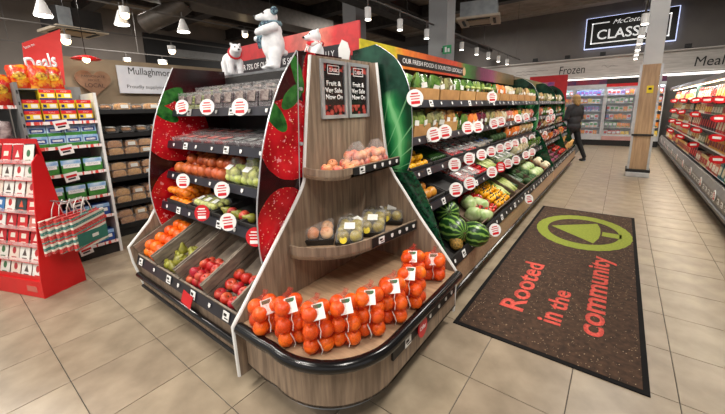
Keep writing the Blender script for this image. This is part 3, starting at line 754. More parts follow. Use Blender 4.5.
def bay(label, Y0, Y1, endpanel):
    t = thing('produce_display', label, 'display unit', (-1.25, (Y0 + Y1) / 2, 0))
    obj('back_panel', MB().bb(RXB - .02, RXB, Y0, Y1, .1, 1.9), mDark, t)
    for (x, z) in RSH:
        T_ = SHT[RSH.index((x, z))]; zb = z + (x - RXB) * math.tan(T_)
        obj('shelf', MB().prism([(x - .02, z - .035), (RXB, zb - .045), (RXB, zb - .03), (x - .02, z - .02)], 'Y', Y0 + .01, Y1 - .01), mDark, t)
        rail(t, 'Y', Y0 + .01, Y1 - .01, x, z)
        k = 0; y = Y0 + .12
        while y < min(Y1 - .1, Y0 + 5):
            place('tag' if k % 4 == 1 else 'tag_small', (x - .004, y + RJ(.03), z), parent=t, rot=Matrix.Rotation(RZ, 3, 'Z') @ Matrix.Rotation(-.29, 3, 'X')); k += 1; y += .2
    obj('deck', MB().prism([(-.86, .37), (-1.5, .70), (-1.5, .68), (-.86, .35)], 'Y', Y0 + .01, Y1 - .01), mDark, t)
    rail(t, 'Y', Y0 + .01, Y1 - .01, -.842, .40, .07, mat=mBlack)
    k = 0; y = Y0 + .08
    while y < Y1 - .1:
        place('tag' if k % 3 == 1 else 'tag_small', (-.847, y, .405), parent=t, rot=Matrix.Rotation(RZ, 3, 'Z') @ Matrix.Rotation(-.29, 3, 'X')); k += 1; y += .17
    obj('fascia', MB().bb(-.875, -.855, Y0, Y1, .15, .355), mWoodL, t)
    obj('bumper', MB().tube([(-.845, Y0, .165), (-.845, Y1, .165)], .014, 8), mBlackG, t, True)
    obj('kick_panel', MB().bb(-.98, -.96, Y0, Y1, 0, .16), mDark, t)
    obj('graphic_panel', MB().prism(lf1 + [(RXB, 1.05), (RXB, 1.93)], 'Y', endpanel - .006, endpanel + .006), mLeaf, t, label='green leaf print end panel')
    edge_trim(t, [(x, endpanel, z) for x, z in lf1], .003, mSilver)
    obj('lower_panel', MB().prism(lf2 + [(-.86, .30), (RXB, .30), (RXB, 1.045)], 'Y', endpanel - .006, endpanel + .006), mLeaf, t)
    return t
r1 = bay('long fruit and vegetable display with cabbage leaf end panel along the mat', 2.09, 6.58, 2.10)
r2 = bay('farther fruit and vegetable display beyond the second leaf panel', 6.62, 9.95, 6.62)
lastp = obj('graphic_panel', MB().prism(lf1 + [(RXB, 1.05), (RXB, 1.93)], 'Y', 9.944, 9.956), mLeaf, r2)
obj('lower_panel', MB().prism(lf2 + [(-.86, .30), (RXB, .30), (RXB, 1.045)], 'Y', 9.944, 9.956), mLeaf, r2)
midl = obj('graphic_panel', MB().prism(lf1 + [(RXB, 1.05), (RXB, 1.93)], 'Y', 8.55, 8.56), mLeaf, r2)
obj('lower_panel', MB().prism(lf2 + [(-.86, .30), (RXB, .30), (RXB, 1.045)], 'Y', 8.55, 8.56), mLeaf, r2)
ban = [(0, S(205, 190, 30)), (.10, S(214, 196, 40)), (.14, S(236, 130, 40)), (.3, S(214, 74, 38)), (.42, S(206, 66, 40)), (.46, S(60, 130, 50)), (.56, S(50, 76, 36)), (.60, S(120, 40, 84)), (.72, S(150, 70, 110)), (.78, S(130, 100, 60)), (.9, S(96, 84, 48)), (1, S(120, 96, 60))]
hb = obj('header_board', MB().bb(-1.62, -1.605, 2.1, 6.58, 1.84, 2.01), banner_shader('vegetable_banner', ban, 2.1, 6.6, 'Y'), r1, label='header board printed with peppers, carrots and onions')
obj('header_strip', MB().bb(-1.605, -1.602, 2.62, 4.22, 1.865, 1.955), M('black_strip', S(30, 22, 20), .4), hb)
text('lettering', 'OUR FRESH FOOD IS SOURCED LOCALLY', mInkW, hb, (-1.6015, 2.70, 1.89), (0, 1, 0), (0, 0, 1), width=1.42, height=.042, depth=.0006)
obj('leaf_badge', MB().prism([(4.18 + .045 * math.cos(a), 1.912 + .05 * math.sin(a)) for a in [2 * PI * k / 14 for k in range(14)]], 'X', -1.6025, -1.600), M('badge_tan', S(206, 170, 130), .5), hb)
hb2 = obj('header_board', MB().bb(-1.62, -1.605, 6.62, 9.95, 1.84, 2.0), banner_shader('vegetable_banner_far', [(0, S(110, 90, 56)), (.3, S(90, 100, 50)), (.6, S(140, 120, 60)), (1, S(80, 70, 40))], 6.6, 10, 'Y'), r2)
for r_, pts in enumerate((((415, 98), (492, 97)), ((434, 134.5), (445, 131.6), (467.7, 127.7), (478, 126.8), (494, 123.5), (501, 121.5), (518, 118.5), (526, 117)), ((454.6, 164.5), (469.3, 158.6), (481.6, 154.7), (491.3, 151.4), (500, 148.5), (508, 146), (515, 143.5), (524, 141), (532, 138)), ((456, 189.6), (469.9, 183.3), (491.9, 172), (500.6, 167), (508, 163.5), (516, 160), (526, 155), (532, 152)))):
    for i, (px, py) in enumerate(pts):
        p = onX(px, py, RSH[r_][0] + .055)
        place('disc_red' if (r_, i) == (3, 3) else 'disc', p, parent=r1, rot=Matrix.Rotation(RZ - .75, 3, 'Z') @ Matrix.Rotation(-.15, 3, 'X') @ Matrix.Rotation(RJ(.12), 3, 'Y'), sc=1.0)
for px, py in ((495, 230), (529, 199)):
    p = onX(px, py, -.79); place('disc', p, parent=r1, rot=Matrix.Rotation(RZ - .7, 3, 'Z') @ Matrix.Rotation(-.25, 3, 'X'), sc=1.0)
for r_, pts in enumerate((((551, 112),), ((548, 119), (553, 117.5)), ((545, 134), (560, 131)))):
    for px, py in pts:
        p = onX(px, py, RSH[r_][0] + .055); place('disc', p, parent=r2, rot=Matrix.Rotation(RZ - .6, 3, 'Z'), sc=1.0)

# ================================================================== PRODUCE KINDS
def fruit_mat(name, c, c2, scale=6, rough=.38, **k): return M(name, c, rough, c2=c2, scale=scale, vary=.12, bump=.06, bscale=90, sub=.05, **k)
mOrange = fruit_mat('orange_peel', S(238, 106, 18), S(222, 84, 10))
mSats = fruit_mat('satsuma_peel', S(240, 140, 24), S(226, 112, 14))
mPomeg = fruit_mat('pomegranate_skin', S(214, 110, 56), S(164, 72, 36), 9)
mPear = fruit_mat('pear_skin', S(162, 160, 62), S(116, 112, 40), 14)
mApple = fruit_mat('red_apple_skin', S(178, 26, 36), S(214, 120, 72), 5, lo=.25, hi=.5)
mAppleP = fruit_mat('pink_apple_skin', S(206, 84, 84), S(222, 160, 110), 7)
mGreenA = fruit_mat('green_apple_skin', S(178, 190, 78), S(206, 206, 120), 7)
mLemon = fruit_mat('lemon_peel', S(240, 186, 30), S(226, 160, 18), 10)
mKiwi = fruit_mat('kiwi_skin', S(112, 96, 48), S(78, 66, 30), 30)
mAvo = fruit_mat('conference_pear_skin', S(168, 150, 62), S(112, 96, 44), 12)
mMango = fruit_mat('mango_skin', S(226, 130, 40), S(170, 120, 40), 7)
mTom = fruit_mat('tomato_skin', S(206, 30, 24), S(176, 18, 16), 5, rough=.25)
mStem = M('stem_brown', S(86, 66, 40), .8)
mGreen = M('leaf_green', S(84, 128, 52), .55, c2=S(46, 84, 30), scale=18, vary=.15)
mPale = M('leaf_pale', S(206, 216, 170), .35, c2=S(142, 172, 100), scale=14, vary=.1)
mCelery = M('celery_pale', S(202, 210, 140), .45, c2=S(164, 184, 92), scale=12, vary=.1)
mCarrot = M('carrot_skin', S(228, 118, 44), .5, c2=S(206, 90, 26), scale=20, vary=.1)
mOnionR = M('red_onion_skin', S(112, 34, 66), .35, c2=S(150, 70, 100), scale=9, vary=.15)
mPotato = M('potato_skin', S(186, 152, 100), .7, c2=S(150, 116, 72), scale=14, vary=.12)
mCrate = M('crate_wood', S(146, 132, 116), .75, c2=S(108, 97, 86), scale=6, stretch=(2, 2, 8), vary=.06)
mCrateD = M('crate_dark', S(58, 56, 56), .6, c2=S(44, 43, 43))
mTray = M('tray_black', S(24, 24, 26), .4)
mLabelW = M('label_white', S(238, 238, 232), .5)
mLabelG = M('label_green', S(42, 92, 54), .5)

def rnd_fruit(key, name, r, prof, mat, stem=True, n=12, leaf=None):
    me = MB().lathe([(a * r, b * r) for a, b in prof], n).mesh(name, mat, True)
    parts = []
    if stem: parts = [('stem', MB().tube([(0, 0, prof[-1][1] * r - .004), (.002, .001, prof[-1][1] * r + .3 * r)], .0022, 5).mesh('stem', mStem), ())]
    K(key, name, me, parts)
ORB = [(0, -1), (.38, -.93), (.7, -.72), (.93, -.38), (1, 0), (.93, .38), (.7, .72), (.38, .93), (.1, .985), (.05, .95)]
APP = [(0, -.78), (.25, -.86), (.55, -.78), (.85, -.42), (1, .05), (.95, .45), (.7, .76), (.4, .84), (.15, .74), (0, .66)]
PEA = [(0, -.95), (.4, -.98), (.8, -.72), (.98, -.2), (.86, .3), (.55, .8), (.4, 1.25), (.3, 1.55), (.1, 1.68), (0, 1.68)]
LEM = [(0, -1.35), (.18, -1.28), (.5, -.95), (.85, -.5), (1, 0), (.85, .5), (.5, .95), (.18, 1.25), (0, 1.32)]
rnd_fruit('orange', 'orange', .042, ORB, mOrange, False, 14)
rnd_fruit('satsuma', 'satsuma', .033, [(a, b * .82) for a, b in ORB], mSats, False)
rnd_fruit('pomegranate', 'grapefruit', .046, ORB, mPomeg, False, 14)
rnd_fruit('pear', 'pear', .034, PEA, mPear)
rnd_fruit('apple', 'apple', .038, APP, mApple)
rnd_fruit('pink_apple', 'apple', .034, APP, mAppleP)
rnd_fruit('green_apple', 'apple', .034, APP, mGreenA)
rnd_fruit('lemon', 'lemon', .03, LEM, mLemon, False)
rnd_fruit('mango', 'mango', .045, [(a, b * 1.25) for a, b in ORB], mMango, False)
rnd_fruit('tomato', 'tomato', .03, APP, mTom)
def randrot(): return Euler((RJ(PI), RJ(PI), RJ(PI)))
def pile(key, O, U, V, W, nu, nv, layers, du, dv, dw, label, cat, group, tilt=.6, skip=0):
    """loose fruit heaped in a crate: each one its own thing"""
    U, V, W = Vector(U), Vector(V), Vector(W); c = 0
    for l in range(layers):
        for i in range(nu - (l % 2)):
            for j in range(nv - l):
                if random.random() < skip: continue
                p = Vector(O) + U * ((i + .5 * (l % 2)) * du + RJ(du * .1)) + V * ((j + .5 * (l % 2)) * dv + RJ(dv * .1)) + W * (l * dw)
                place(key, p, label, cat, group, rot=Euler((RJ(tilt), RJ(tilt), RJ(PI)))); c += 1
    return c
def crate_mesh_parts(w, d, h, t=.01, mat=None):
    pans = [('end_panel', MB().bb(-w / 2, w / 2, 0, t, 0, h).mesh('end_panel', mat), ()), ('end_panel', MB().bb(-w / 2, w / 2, d - t, d, 0, h).mesh('end_panel', mat), ()),
            ('side_panel', MB().bb(-w / 2, -w / 2 + t, t, d - t, 0, h).mesh('side_panel', mat), ()), ('side_panel', MB().bb(w / 2 - t, w / 2, t, d - t, 0, h).mesh('side_panel', mat), ())]
    return pans
def K_crate(key, w, d, h, mat, name='crate', hi=None):
    ps = crate_mesh_parts(w, d, h, .01, mat)
    if hi:  # low front board, high sides made of two slats each
        ps = [('end_panel', MB().bb(-w / 2, w / 2, 0, .01, 0, hi).mesh('end_panel', mat), ()), ps[1]]
        for sx in (-1, 1):
            x = sx * (w / 2 - .006)
            ps.append(('slat', MB().bb(x - .006, x + .006, .012, d - .012, 0, h * .47).mesh('slat', mat), ()))
            ps.append(('slat', MB().bb(x - .006, x + .006, .012, d - .012, h * .52, h).mesh('slat', mat), ()))
    K(key, name, MB().bb(-w / 2 + .005, w / 2 - .005, .005, d - .005, 0, .008).mesh('crate_base', mat), ps)

# ================================================================== ORANGE NET BAGS on the corner stand
mNet = film('red_net', S(214, 44, 26), .2, .25, 120)
def bag_kind(key, seed, tall):
    rr = random.Random(seed); r = .037; cs = []
    for l in range(tall):
        a0 = rr.uniform(0, PI)
        a0 = PI / 4 + rr.uniform(-.15, .15)
        for k in range(4 if l < tall - 1 or tall < 3 else 3):
            a = a0 + k * PI / 2; R_ = .05
            cs.append(Vector((R_ * math.cos(a) * 1.0, R_ * math.sin(a), r + .002 + l * .071 + rr.uniform(-.003, .003))))
        if l == tall - 1: cs[-1] += Vector((0, 0, .012))
    om = KINDS['orange'][1]
    parts = []
    for c in cs:
        m_ = om.copy()
        R = Euler((rr.uniform(-3, 3), rr.uniform(-3, 3), 0)).to_matrix().to_4x4()
        m_.transform(Matrix.Translation(c) @ R @ Matrix.Scale(r / .042, 4)); parts.append(('orange', m_, ()))
    bm = bmesh.new()
    for c in cs:
        for k in range(26):
            v = Vector((rr.gauss(0, 1), rr.gauss(0, 1), rr.gauss(0, 1))).normalized() * (r + .0025); bm.verts.new(c + v)
    top = max(c.z for c in cs) + r
    for k in range(5): bm.verts.new((rr.uniform(-.012, .012), rr.uniform(-.012, .012), top + .022))
    bmesh.ops.convex_hull(bm, input=bm.verts)
    bmesh.ops.delete(bm, geom=[v for v in bm.verts if not v.link_faces], context='VERTS')
    net = bpy.data.meshes.new('net'); bm.to_mesh(net); bm.free(); net.materials.append(mNet)
    parts.append(('film', MB().tube([(0, 0, top + .012), (.004, 0, top + .024), (.012, .006, top + .04)], .009, 6, r1=.013).mesh('film', mNet), ()))
    yf = -.071
    parts.append(('label', MB().quad((-.028, yf + .004, top - .05), (.03, yf + .004, top - .045), (.026, yf + .05, top + .008), (-.026, yf + .05, top + .004), .0015).mesh('label', mLabelW), [('label_header', MB().quad((-.02, yf + .036, top - .011), (.02, yf + .036, top - .01), (.02, yf + .047, top + .004), (-.02, yf + .047, top + .002), .002).mesh('label_header', mLabelG), ())]))
    parts.append(('ribbon', MB().tube([(.004, yf + .012, top - .046), (-.003, yf, top - .075), (.004, yf - .002, top - .1), (0, yf + .001, max(.02, top - .135))], .006, 5, .35).mesh('ribbon', mLabelW), ()))
    if tall > 2: parts.append(('ribbon', MB().tube([(-.012, yf + .003, .085), (0, yf - .002, .06), (.008, yf, .03), (.002, yf + .004, .01)], .005, 5, .35).mesh('ribbon', mLabelW), ()))
    K(key, 'orange_bag', net, parts)
for s in range(3): bag_kind('bag3_%d' % s, 40 + s, 3)
for s in range(2): bag_kind('bag2_%d' % s, 60 + s, 2)
bags = [((262, 331), 'bag2_0', 'leftmost, next to the white edge'), ((287, 343), 'bag3_0', 'second from the left'), ((314, 350), 'bag3_1', 'third from the left, frontmost'), ((342, 343), 'bag3_2', 'fourth from the left, front middle'),
        ((367, 334), 'bag3_0', 'fifth from the left'), ((390, 321), 'bag3_1', 'sixth from the left'), ((409, 306), 'bag3_2', 'seventh from the left'), ((416, 291), 'bag3_0', 'behind the seventh'), ((431, 279), 'bag2_1', 'rightmost, by the side panel')]
for k, (q, key, lb) in enumerate(bags):
    p = onZ(q[0], q[1], .402); rz = math.atan2(p.y, p.x) - PI / 2 + RJ(.25)
    if k == 7: p += Vector((-.05, .02, 0))
    place(key, (p.x, p.y + .03, .402), 'red net bag of oranges on the lower wooden deck, ' + lb, 'fruit bag', 'net bags of oranges', rot=(0, 0, rz), sc=1.0 if 'bag2' not in key else 1.06)
    if k in (0, 3): pass

# ================================================================== PACKS on the two upper shelves of the corner stand
def pack_kind(key, fm, r, nx, ny, lab=True, yel=True, prof=ORB):
    w, d = nx * 2 * r + .012, ny * 2 * r + .012
    base = MB().box((0, 0, .018), (w, d, .036), taper=.86).mesh('tray', mTray)
    parts = []
    for i in range(nx):
        for j in range(ny):
            me = MB().lathe([(a * r, b * r) for a, b in prof], 10).mesh('fruit', fm, True)
            me.transform(Matrix.Translation(((i - (nx - 1) / 2) * 2 * r, (j - (ny - 1) / 2) * 2 * r, .03 + r * .8)) @ Euler((1.2 + RJ(.5), RJ(.5), RJ(2))).to_matrix().to_4x4())
            parts.append(('fruit', me, ()))
    parts.append(('wrap', MB().box((0, 0, .034 + r * .9), (w * .97, d * .97, r * 1.75), taper=1.02).mesh('wrap', mFilm, bevel=r * .5), ()))
    if lab:
        z = .036 + r * 1.82
        parts.append(('label', MB().box((0, -d * .12, z), (.05, .045, .002), Matrix.Rotation(.25, 3, 'X')).mesh('label', mLabelW), ()))
    if yel: parts.append(('sticker', MB().cyl((-w * .2, -d * .47, .05), (-w * .2, -d * .49, .052), .017, 14).mesh('sticker', M('sticker_yellow', S(240, 214, 50), .5)), ()))
    K(key, 'fruit_pack', base, parts)
pack_kind('pack_avo', mAvo, .029, 2, 3, prof=[(a, b * 1.1) for a, b in ORB])
pack_kind('pack_kiwi', mKiwi, .026, 2, 3)
pack_kind('pack_apple', M('cream_apple', S(222, 186, 140), .4, c2=S(206, 120, 70), scale=9), .031, 2, 2, False, False, APP)
for q, key, lb in (((316, 246), 'pack_apple', 'pack of pale apples in clear wrap, leftmost on the middle wooden shelf'), ((347, 246), 'pack_avo', 'black tray of green pears under film, second on the middle wooden shelf'), ((371, 236), 'pack_avo', 'black tray of green pears under film, third on the middle wooden shelf'), ((391, 224), 'pack_avo', 'black tray of green pears under film, rightmost on the middle wooden shelf')):
    p = onZ(q[0], q[1], .662); rz = math.atan2(p.y, p.x) - PI / 2
    place(key, (p.x - .04, p.y + .085, .662), lb, 'fruit pack', 'fruit packs on the middle wooden shelf', rot=(.12, 0, rz - .1), sc=1.35)
for q, key, lb in (((338, 232), 'pack_kiwi', 'black tray of fruit at the back of the middle shelf, left'), ((375, 221), 'pack_kiwi', 'black tray of fruit at the back of the middle shelf, right')):
    p = onZ(q[0], q[1], .675)
    place(key, (-1.40, p.y + .1, .662), lb, 'fruit pack', 'fruit packs on the middle wooden shelf', rot=(.1, 0, PI / 2), sc=1.2)
# apples on the top shelf
for k, q in enumerate(((325, 170), (336, 171.5), (348, 169.5), (331, 165), (343, 165))):
    p = onZ(q[0], q[1], 1.15); place('pink_apple', (p.x - .015, p.y + .03, 1.149), 'loose pink apple at the left of the top wooden shelf', 'apple', 'loose apples on the top wooden shelf', rot=(RJ(.5), RJ(.5), RJ(3)))
def apple_bag(key, n):
    rr = random.Random(n); parts = []; bm = bmesh.new()
    for l in range(2):
        for i in range(3 - l):
            for j in range(2):
                c = Vector(((i - 1 + .5 * l) * .064, (j - .5) * .062 + rr.uniform(-.006, .006), .032 + l * .05))
                me = KINDS['pink_apple'][1].copy(); me.transform(Matrix.Translation(c) @ Euler((rr.uniform(-2, 2), rr.uniform(-2, 2), 0)).to_matrix().to_4x4()); parts.append(('apple', me, ()))
                for k in range(14): bm.verts.new(c + Vector((rr.gauss(0, 1), rr.gauss(0, 1), rr.gauss(0, 1))).normalized() * .038)
    for k in range(8): bm.verts.new((rr.uniform(-.06, .06), rr.uniform(-.03, .03), .15 + rr.uniform(0, .02)))
    bmesh.ops.convex_hull(bm, input=bm.verts); bmesh.ops.delete(bm, geom=[v for v in bm.verts if not v.link_faces], context='VERTS')
    bmesh.ops.translate(bm, verts=bm.verts, vec=(0, 0, .006))
    me = bpy.data.meshes.new('film'); bm.to_mesh(me); bm.free(); me.materials.append(mFilm)
    K(key, 'apple_bag', me, parts)
apple_bag('abag', 3)
for y, lb in ((1.66, 'left'), (1.87, 'right')):
    place('abag', (-1.33, y, 1.122), 'clear bag of pink apples on the top wooden shelf, %s one' % lb, 'fruit bag', 'apple bags on the top wooden shelf', rot=(0, 0, PI / 2 + RJ(.2)))

# ================================================================== LEFT DISPLAY: crates and fruit
sl = math.atan2(.265, .57); RT = Matrix.Rotation(sl, 3, 'X')
U = Vector((1, 0, 0)); V = Vector((0, math.cos(sl), math.sin(sl))); W = Vector((0, -math.sin(sl), math.cos(sl)))
K_crate('crate_lo', .335, .50, .15, mCrate, hi=.07)
cxs = [-2.765, -2.41, -2.06, -1.72]
for k, (x, lb) in enumerate(zip(cxs, ('holding oranges, leftmost', 'holding pears', 'holding red apples', 'mostly hidden behind the corner stand'))):
    place('crate_lo', (x, .90, .35), 'weathered wooden crate on the sloping lower deck, ' + lb, 'crate', 'crates on the lower deck', rot=(sl, 0, 0))
def base(x, d, h): return Vector((x, .90, .35)) + V * d + W * h
pile('orange', base(cxs[0] - .115, .06, .052), U, V, W, 4, 5, 2, .079, .08, .055, 'loose orange heaped in the leftmost wooden crate', 'orange', 'oranges in the lower crate')
pile('pear', base(cxs[1] - .115, .06, .045), U, V, W, 4, 3, 2, .077, .085, .045, 'green pear heaped in the second wooden crate', 'pear', 'pears in the lower crate', tilt=1.3, skip=.12)
pile('apple', base(cxs[2] - .11, .055, .042), U, V, W, 4, 3, 1, .077, .078, .045, 'red apple in the third wooden crate', 'apple', 'apples in the lower crate', skip=.08)
pile('apple', base(cxs[2] - .07, .08, .09), U, V, W, 3, 2, 1, .077, .078, .045, 'red apple in the third wooden crate', 'apple', 'apples in the lower crate')
pile('apple', base(cxs[3] - .11, .055, .042), U, V, W, 4, 3, 1, .077, .078, .045, 'red apple in the crate beside the corner stand', 'apple', 'apples in the hidden crate')
# shelf above the deck: satsumas, kiwi packs, dark crates
y0, z0 = LSH[3]; sh = .1; Vs = Vector((0, math.cos(sh), math.sin(sh))); Ws = Vector((0, -math.sin(sh), math.cos(sh)))
K_crate('crate_up', .33, .34, .055, mCrateD)
for k, (x, lb) in enumerate(zip((-2.73, -2.385, -2.04, -1.70), ('full of satsumas', 'holding green packs', 'nearly empty, third', 'nearly empty, beside the corner stand'))):
    place('crate_up', (x, y0 + .04, z0 - .005), 'dark plastic crate on the lowest shelf, ' + lb, 'crate', 'dark crates on the lowest shelf', rot=(sh, 0, 0))
pile('satsuma', Vector((-2.865, y0 + .085, z0 + .04)), U, Vs, Ws, 5, 4, 3, .066, .066, .042, 'satsuma heaped in the dark crate on the lowest shelf', 'satsuma', 'satsumas on the lowest shelf')
pile('satsuma', Vector((-2.84, y0 + .2, z0 + .13)), U, Vs, Ws, 4, 2, 1, .066, .066, .042, 'satsuma heaped in the dark crate on the lowest shelf', 'satsuma', 'satsumas on the lowest shelf')
pack_kind('pack_gkiwi', mGreenA, .024, 2, 3, True, False)
for k in range(3): place('pack_gkiwi', (-2.47 + .1 * k, y0 + .14, z0 + .025), 'clear pack of green fruit in the dark crate, %s' % ('left', 'middle', 'right')[k], 'fruit pack', 'green fruit packs', rot=(sh, 0, RJ(.1)))
for k in range(5): place('apple' if k % 2 else 'pear', (-2.14 + .07 * k, y0 + .12, z0 + .05), 'single leftover fruit in the nearly empty dark crate', 'fruit', 'leftover fruit', rot=(1.3, 0, RJ(2)))
# second shelf from the deck: grapefruit and bagged green apples
y0, z0 = LSH[2]
pile('pomegranate', Vector((-2.87, y0 + .09, z0 + .05)), U, Vs, Ws, 8, 4, 1, .093, .095, .07, 'orange grapefruit in the row above the satsumas', 'grapefruit', 'grapefruit on the third shelf')
pile('pomegranate', Vector((-2.82, y0 + .16, z0 + .115)), U, Vs, Ws, 7, 3, 1, .094, .095, .07, 'orange grapefruit in the row above the satsumas', 'grapefruit', 'grapefruit on the third shelf', skip=.15)
def gabag(key):
    K('x', 'x', None); apple_bag(key, 9)
    nm, me, ps = KINDS[key]
    for (pn, pm, pp) in ps: pm.materials.clear(); pm.materials.append(mGreenA)
    ps.append(('label', MB().box((0, -.05, .118), (.07, .045, .002), Matrix.Rotation(.5, 3, 'X')).mesh('label', mLabelW), ()))
gabag('gabag')
for k in range(3):
    for j in range(2): place('gabag', (-2.09 + .2 * k, y0 + .13 + .17 * j, z0 + .012 + .04 * j), 'clear bag of green apples on the third shelf, %s row, %s' % (('front', 'back')[j], ('left', 'middle', 'right')[k]), 'fruit bag', 'green apple bags', rot=(sh, 0, RJ(.15)))
# berry trays
mBerry = M('berry_red', S(150, 40, 44), .4, c2=S(90, 20, 30), scale=40)
mGrape = M('grape_dark', S(74, 40, 52), .35, c2=S(44, 22, 32), scale=30)
mGrapeG = M('grape_green', S(160, 166, 90), .35, c2=S(130, 140, 66), scale=30)
mPrint = M('sleeve_print', S(150, 138, 132), .5, c2=S(70, 48, 48), scale=22, stretch=(1, 1, 2.2), vary=.1)
def punnet(key, w, d, h, cm, r, topmat, name='punnet', sleeve=None):
    rr = random.Random(hash(key) % 999); b = MB().box((0, 0, h / 2), (w, d, h), taper=.88).mesh(name, mFilm2)
    c = MB(); n = int(w / (2 * r)); m_ = int(d / (2 * r)); L_ = max(1, int(h / (2.1 * r)))
    for i in range(n):
        for j in range(m_):
            for l in range(L_):
                if l < L_ - 1 and 0 < i < n - 1 and 0 < j < m_ - 1: continue
                c.ball(((i - (n - 1) / 2) * 1.86 * r, (j - (m_ - 1) / 2) * 1.86 * r, r + .004 + l * 1.9 * r), r * rr.uniform(.9, 1.05), 7, 5)
    ps = [('berries', c.mesh('berries', cm, True), ()), ('lid', MB().box((0, 0, h + .003), (w * 1.03, d * 1.03, .006)).mesh('lid', mFilm2), ()),
          ('label', MB().box((0, -d * .05, h + .008), (w * (.36 if 'pun' in key else .6), d * (.3 if 'pun' in key else .45), .002)).mesh('label', topmat), ())]
    if sleeve: ps.append(('sleeve', MB().box((0, -d / 2 - .002, h * .62), (w * .7, .002, h * .5)).mesh('sleeve', sleeve), ()))
    K(key, name, b, ps)
punnet('tray_red', .15, .16, .06, mBerry, .013, M('label_pink', S(216, 180, 172), .5, c2=S(180, 60, 60), scale=18))
punnet('tray_dark', .15, .16, .06, mGrape, .012, M('label_bw', S(226, 226, 224), .5, c2=S(40, 40, 44), scale=10))
punnet('tall_dark', .125, .12, .14, mGrape, .012, mPrint, sleeve=mPrint)
punnet('tall_green', .125, .12, .14, mGrapeG, .012, mPrint, sleeve=mPrint)
y0, z0 = LSH[1]
for k in range(9):
    for j in range(2):
        place('tray_red' if k < 5 else 'tray_dark', (-2.86 + .155 * k, y0 + .13 + .17 * j, z0 + .0 + .035 * j), 'clear tray of %s on the second shelf, %s row, %s from the left' % ('red berries' if k < 5 else 'dark berries', ('front', 'back')[j], ORD[k]), 'berry tray', 'berry trays on the second shelf', rot=(.14, 0, RJ(.05)))
y0, z0 = LSH[0]
for k in range(10):
    for j in range(2):
        place('tall_green' if k in (1, 2) else 'tall_dark', (-2.86 + .136 * k, y0 + .1 + .15 * j, z0 + .0 + .05 * j), 'tall clear punnet of %s grapes on the top shelf, %s row, %s from the left' % ('green' if k in (1, 2) else 'dark', ('front', 'back')[j], ORD[k]), 'punnet', 'grape punnets on the top shelf', rot=(-.18, 0, RJ(.05)))

# ================================================================== LONG DISPLAY: vegetables
def crinkle(me, amp, sc, seed=0):
    from mathutils import noise
    for v in me.vertices:
        n = noise.noise_vector(v.co * sc + Vector((seed, 0, 0))); v.co += n * amp
    return me
def K_leafball(key, name, r, mat, squash=.8, amp=.35, seed=1):
    K(key, name, crinkle(MB().ball((0, 0, r * squash), (r, r, r * squash), 18, 12).mesh(name, mat, True), r * amp, 9, seed))
K_leafball('lettuce', 'lettuce', .075, mPale, .8, .3, 3)
K_leafball('broccoli', 'broccoli', .06, M('broccoli_green', S(58, 92, 44), .8, c2=S(32, 58, 26), scale=60, vary=.1, bump=.5, bscale=90), .8, .25, 5)
K_leafball('cauliflower', 'cauliflower', .07, M('cauliflower_cream', S(226, 218, 188), .7, c2=S(196, 186, 146), scale=40, vary=.06, bump=.4, bscale=60), .8, .2, 7)
def bag_mesh(w, d, h, mats, seed):
    mb = MB(); n, m_ = 8, 7; vv = []; ff = []
    for side in (-1, 1):
        for i in range(n + 1):
            for j in range(m_ + 1):
                u, v = i / n, j / m_; b = (math.sin(PI * u) ** .5) * (math.sin(PI * min(.97, v + .03)) ** .45)
                vv.append(((u - .5) * w * (1 - .12 * (v > .9)), side * (d / 2) * b, v * h))
    N_ = (n + 1) * (m_ + 1)
    for s_ in range(2):
        for i in range(n):
            for j in range(m_):
                a = s_ * N_ + i * (m_ + 1) + j; ff.append((a, a + 1, a + m_ + 2, a + m_ + 1))
    mb.add(vv, ff); me = mb.mesh('veg_bag', mats, True); return crinkle(me, .012, 14, seed)
def film_print(name, a, b, c):
    s = M(name, a, .22, c2=b, scale=26, vary=.12, coat=.4, bump=.4, bscale=30, lo=.4, hi=.6); return s
BAGS = {}
for key, a, b, lab in (('salad', S(92, 130, 56), S(42, 74, 30), 'leafy salad'), ('mixed', S(150, 150, 100), S(70, 60, 44), 'mixed vegetables'), ('carrotbag', S(226, 130, 60), S(196, 90, 36), 'carrots'),
                       ('onionbag', S(190, 140, 80), S(140, 90, 50), 'onions'), ('sproutbag', S(140, 160, 80), S(84, 110, 50), 'sprouts'), ('potatobag', S(196, 166, 116), S(150, 120, 80), 'potatoes'), ('beetbag', S(120, 40, 60), S(70, 24, 40), 'beetroot'), ('creambag', S(214, 206, 176), S(170, 156, 110), 'parsnips'), ('pinkbag', S(206, 130, 110), S(170, 90, 80), 'shallots')):
    K(key, 'vegetable_bag', bag_mesh(.15, .09, .17, film_print('bag_' + key, a, b, None), len(BAGS)), [('label', MB().box((0, -.05, .09), (.06, .002, .04)).mesh('label', mLabelW), ())]); BAGS[key] = lab
K('chives', 'spring_onions', MB().tube([(0, 0, .012), (0, .08, .02), (0, .16, .018), (.004, .24, .02)], .018, 8, .7, r1=.028).mesh('spring_onions', mCelery, True), [('leaves', MB().tube([(0, .2, .02), (.01, .3, .03)], .024, 7, .5, r1=.034).mesh('leaves', mGreen, True), ())])
def celery():
    mb = MB()
    for k in range(6):
        x = -.03 + .012 * k; mb.tube([(x * .6, 0, .02), (x, .12, .035 + .008 * (k % 2)), (x * 1.3, .26, .03 + .01 * (k % 3))], .011, 6, 1, r1=.008)
    lv = MB()
    for k in range(5): lv.ball((-.04 + .02 * k, .3 + .01 * (k % 2), .04), (.02, .05, .016), 6, 5)
    K('celery', 'celery', mb.mesh('celery', mCelery, True), [('leaves', lv.mesh('leaves', mGreen, True), ())])
celery()
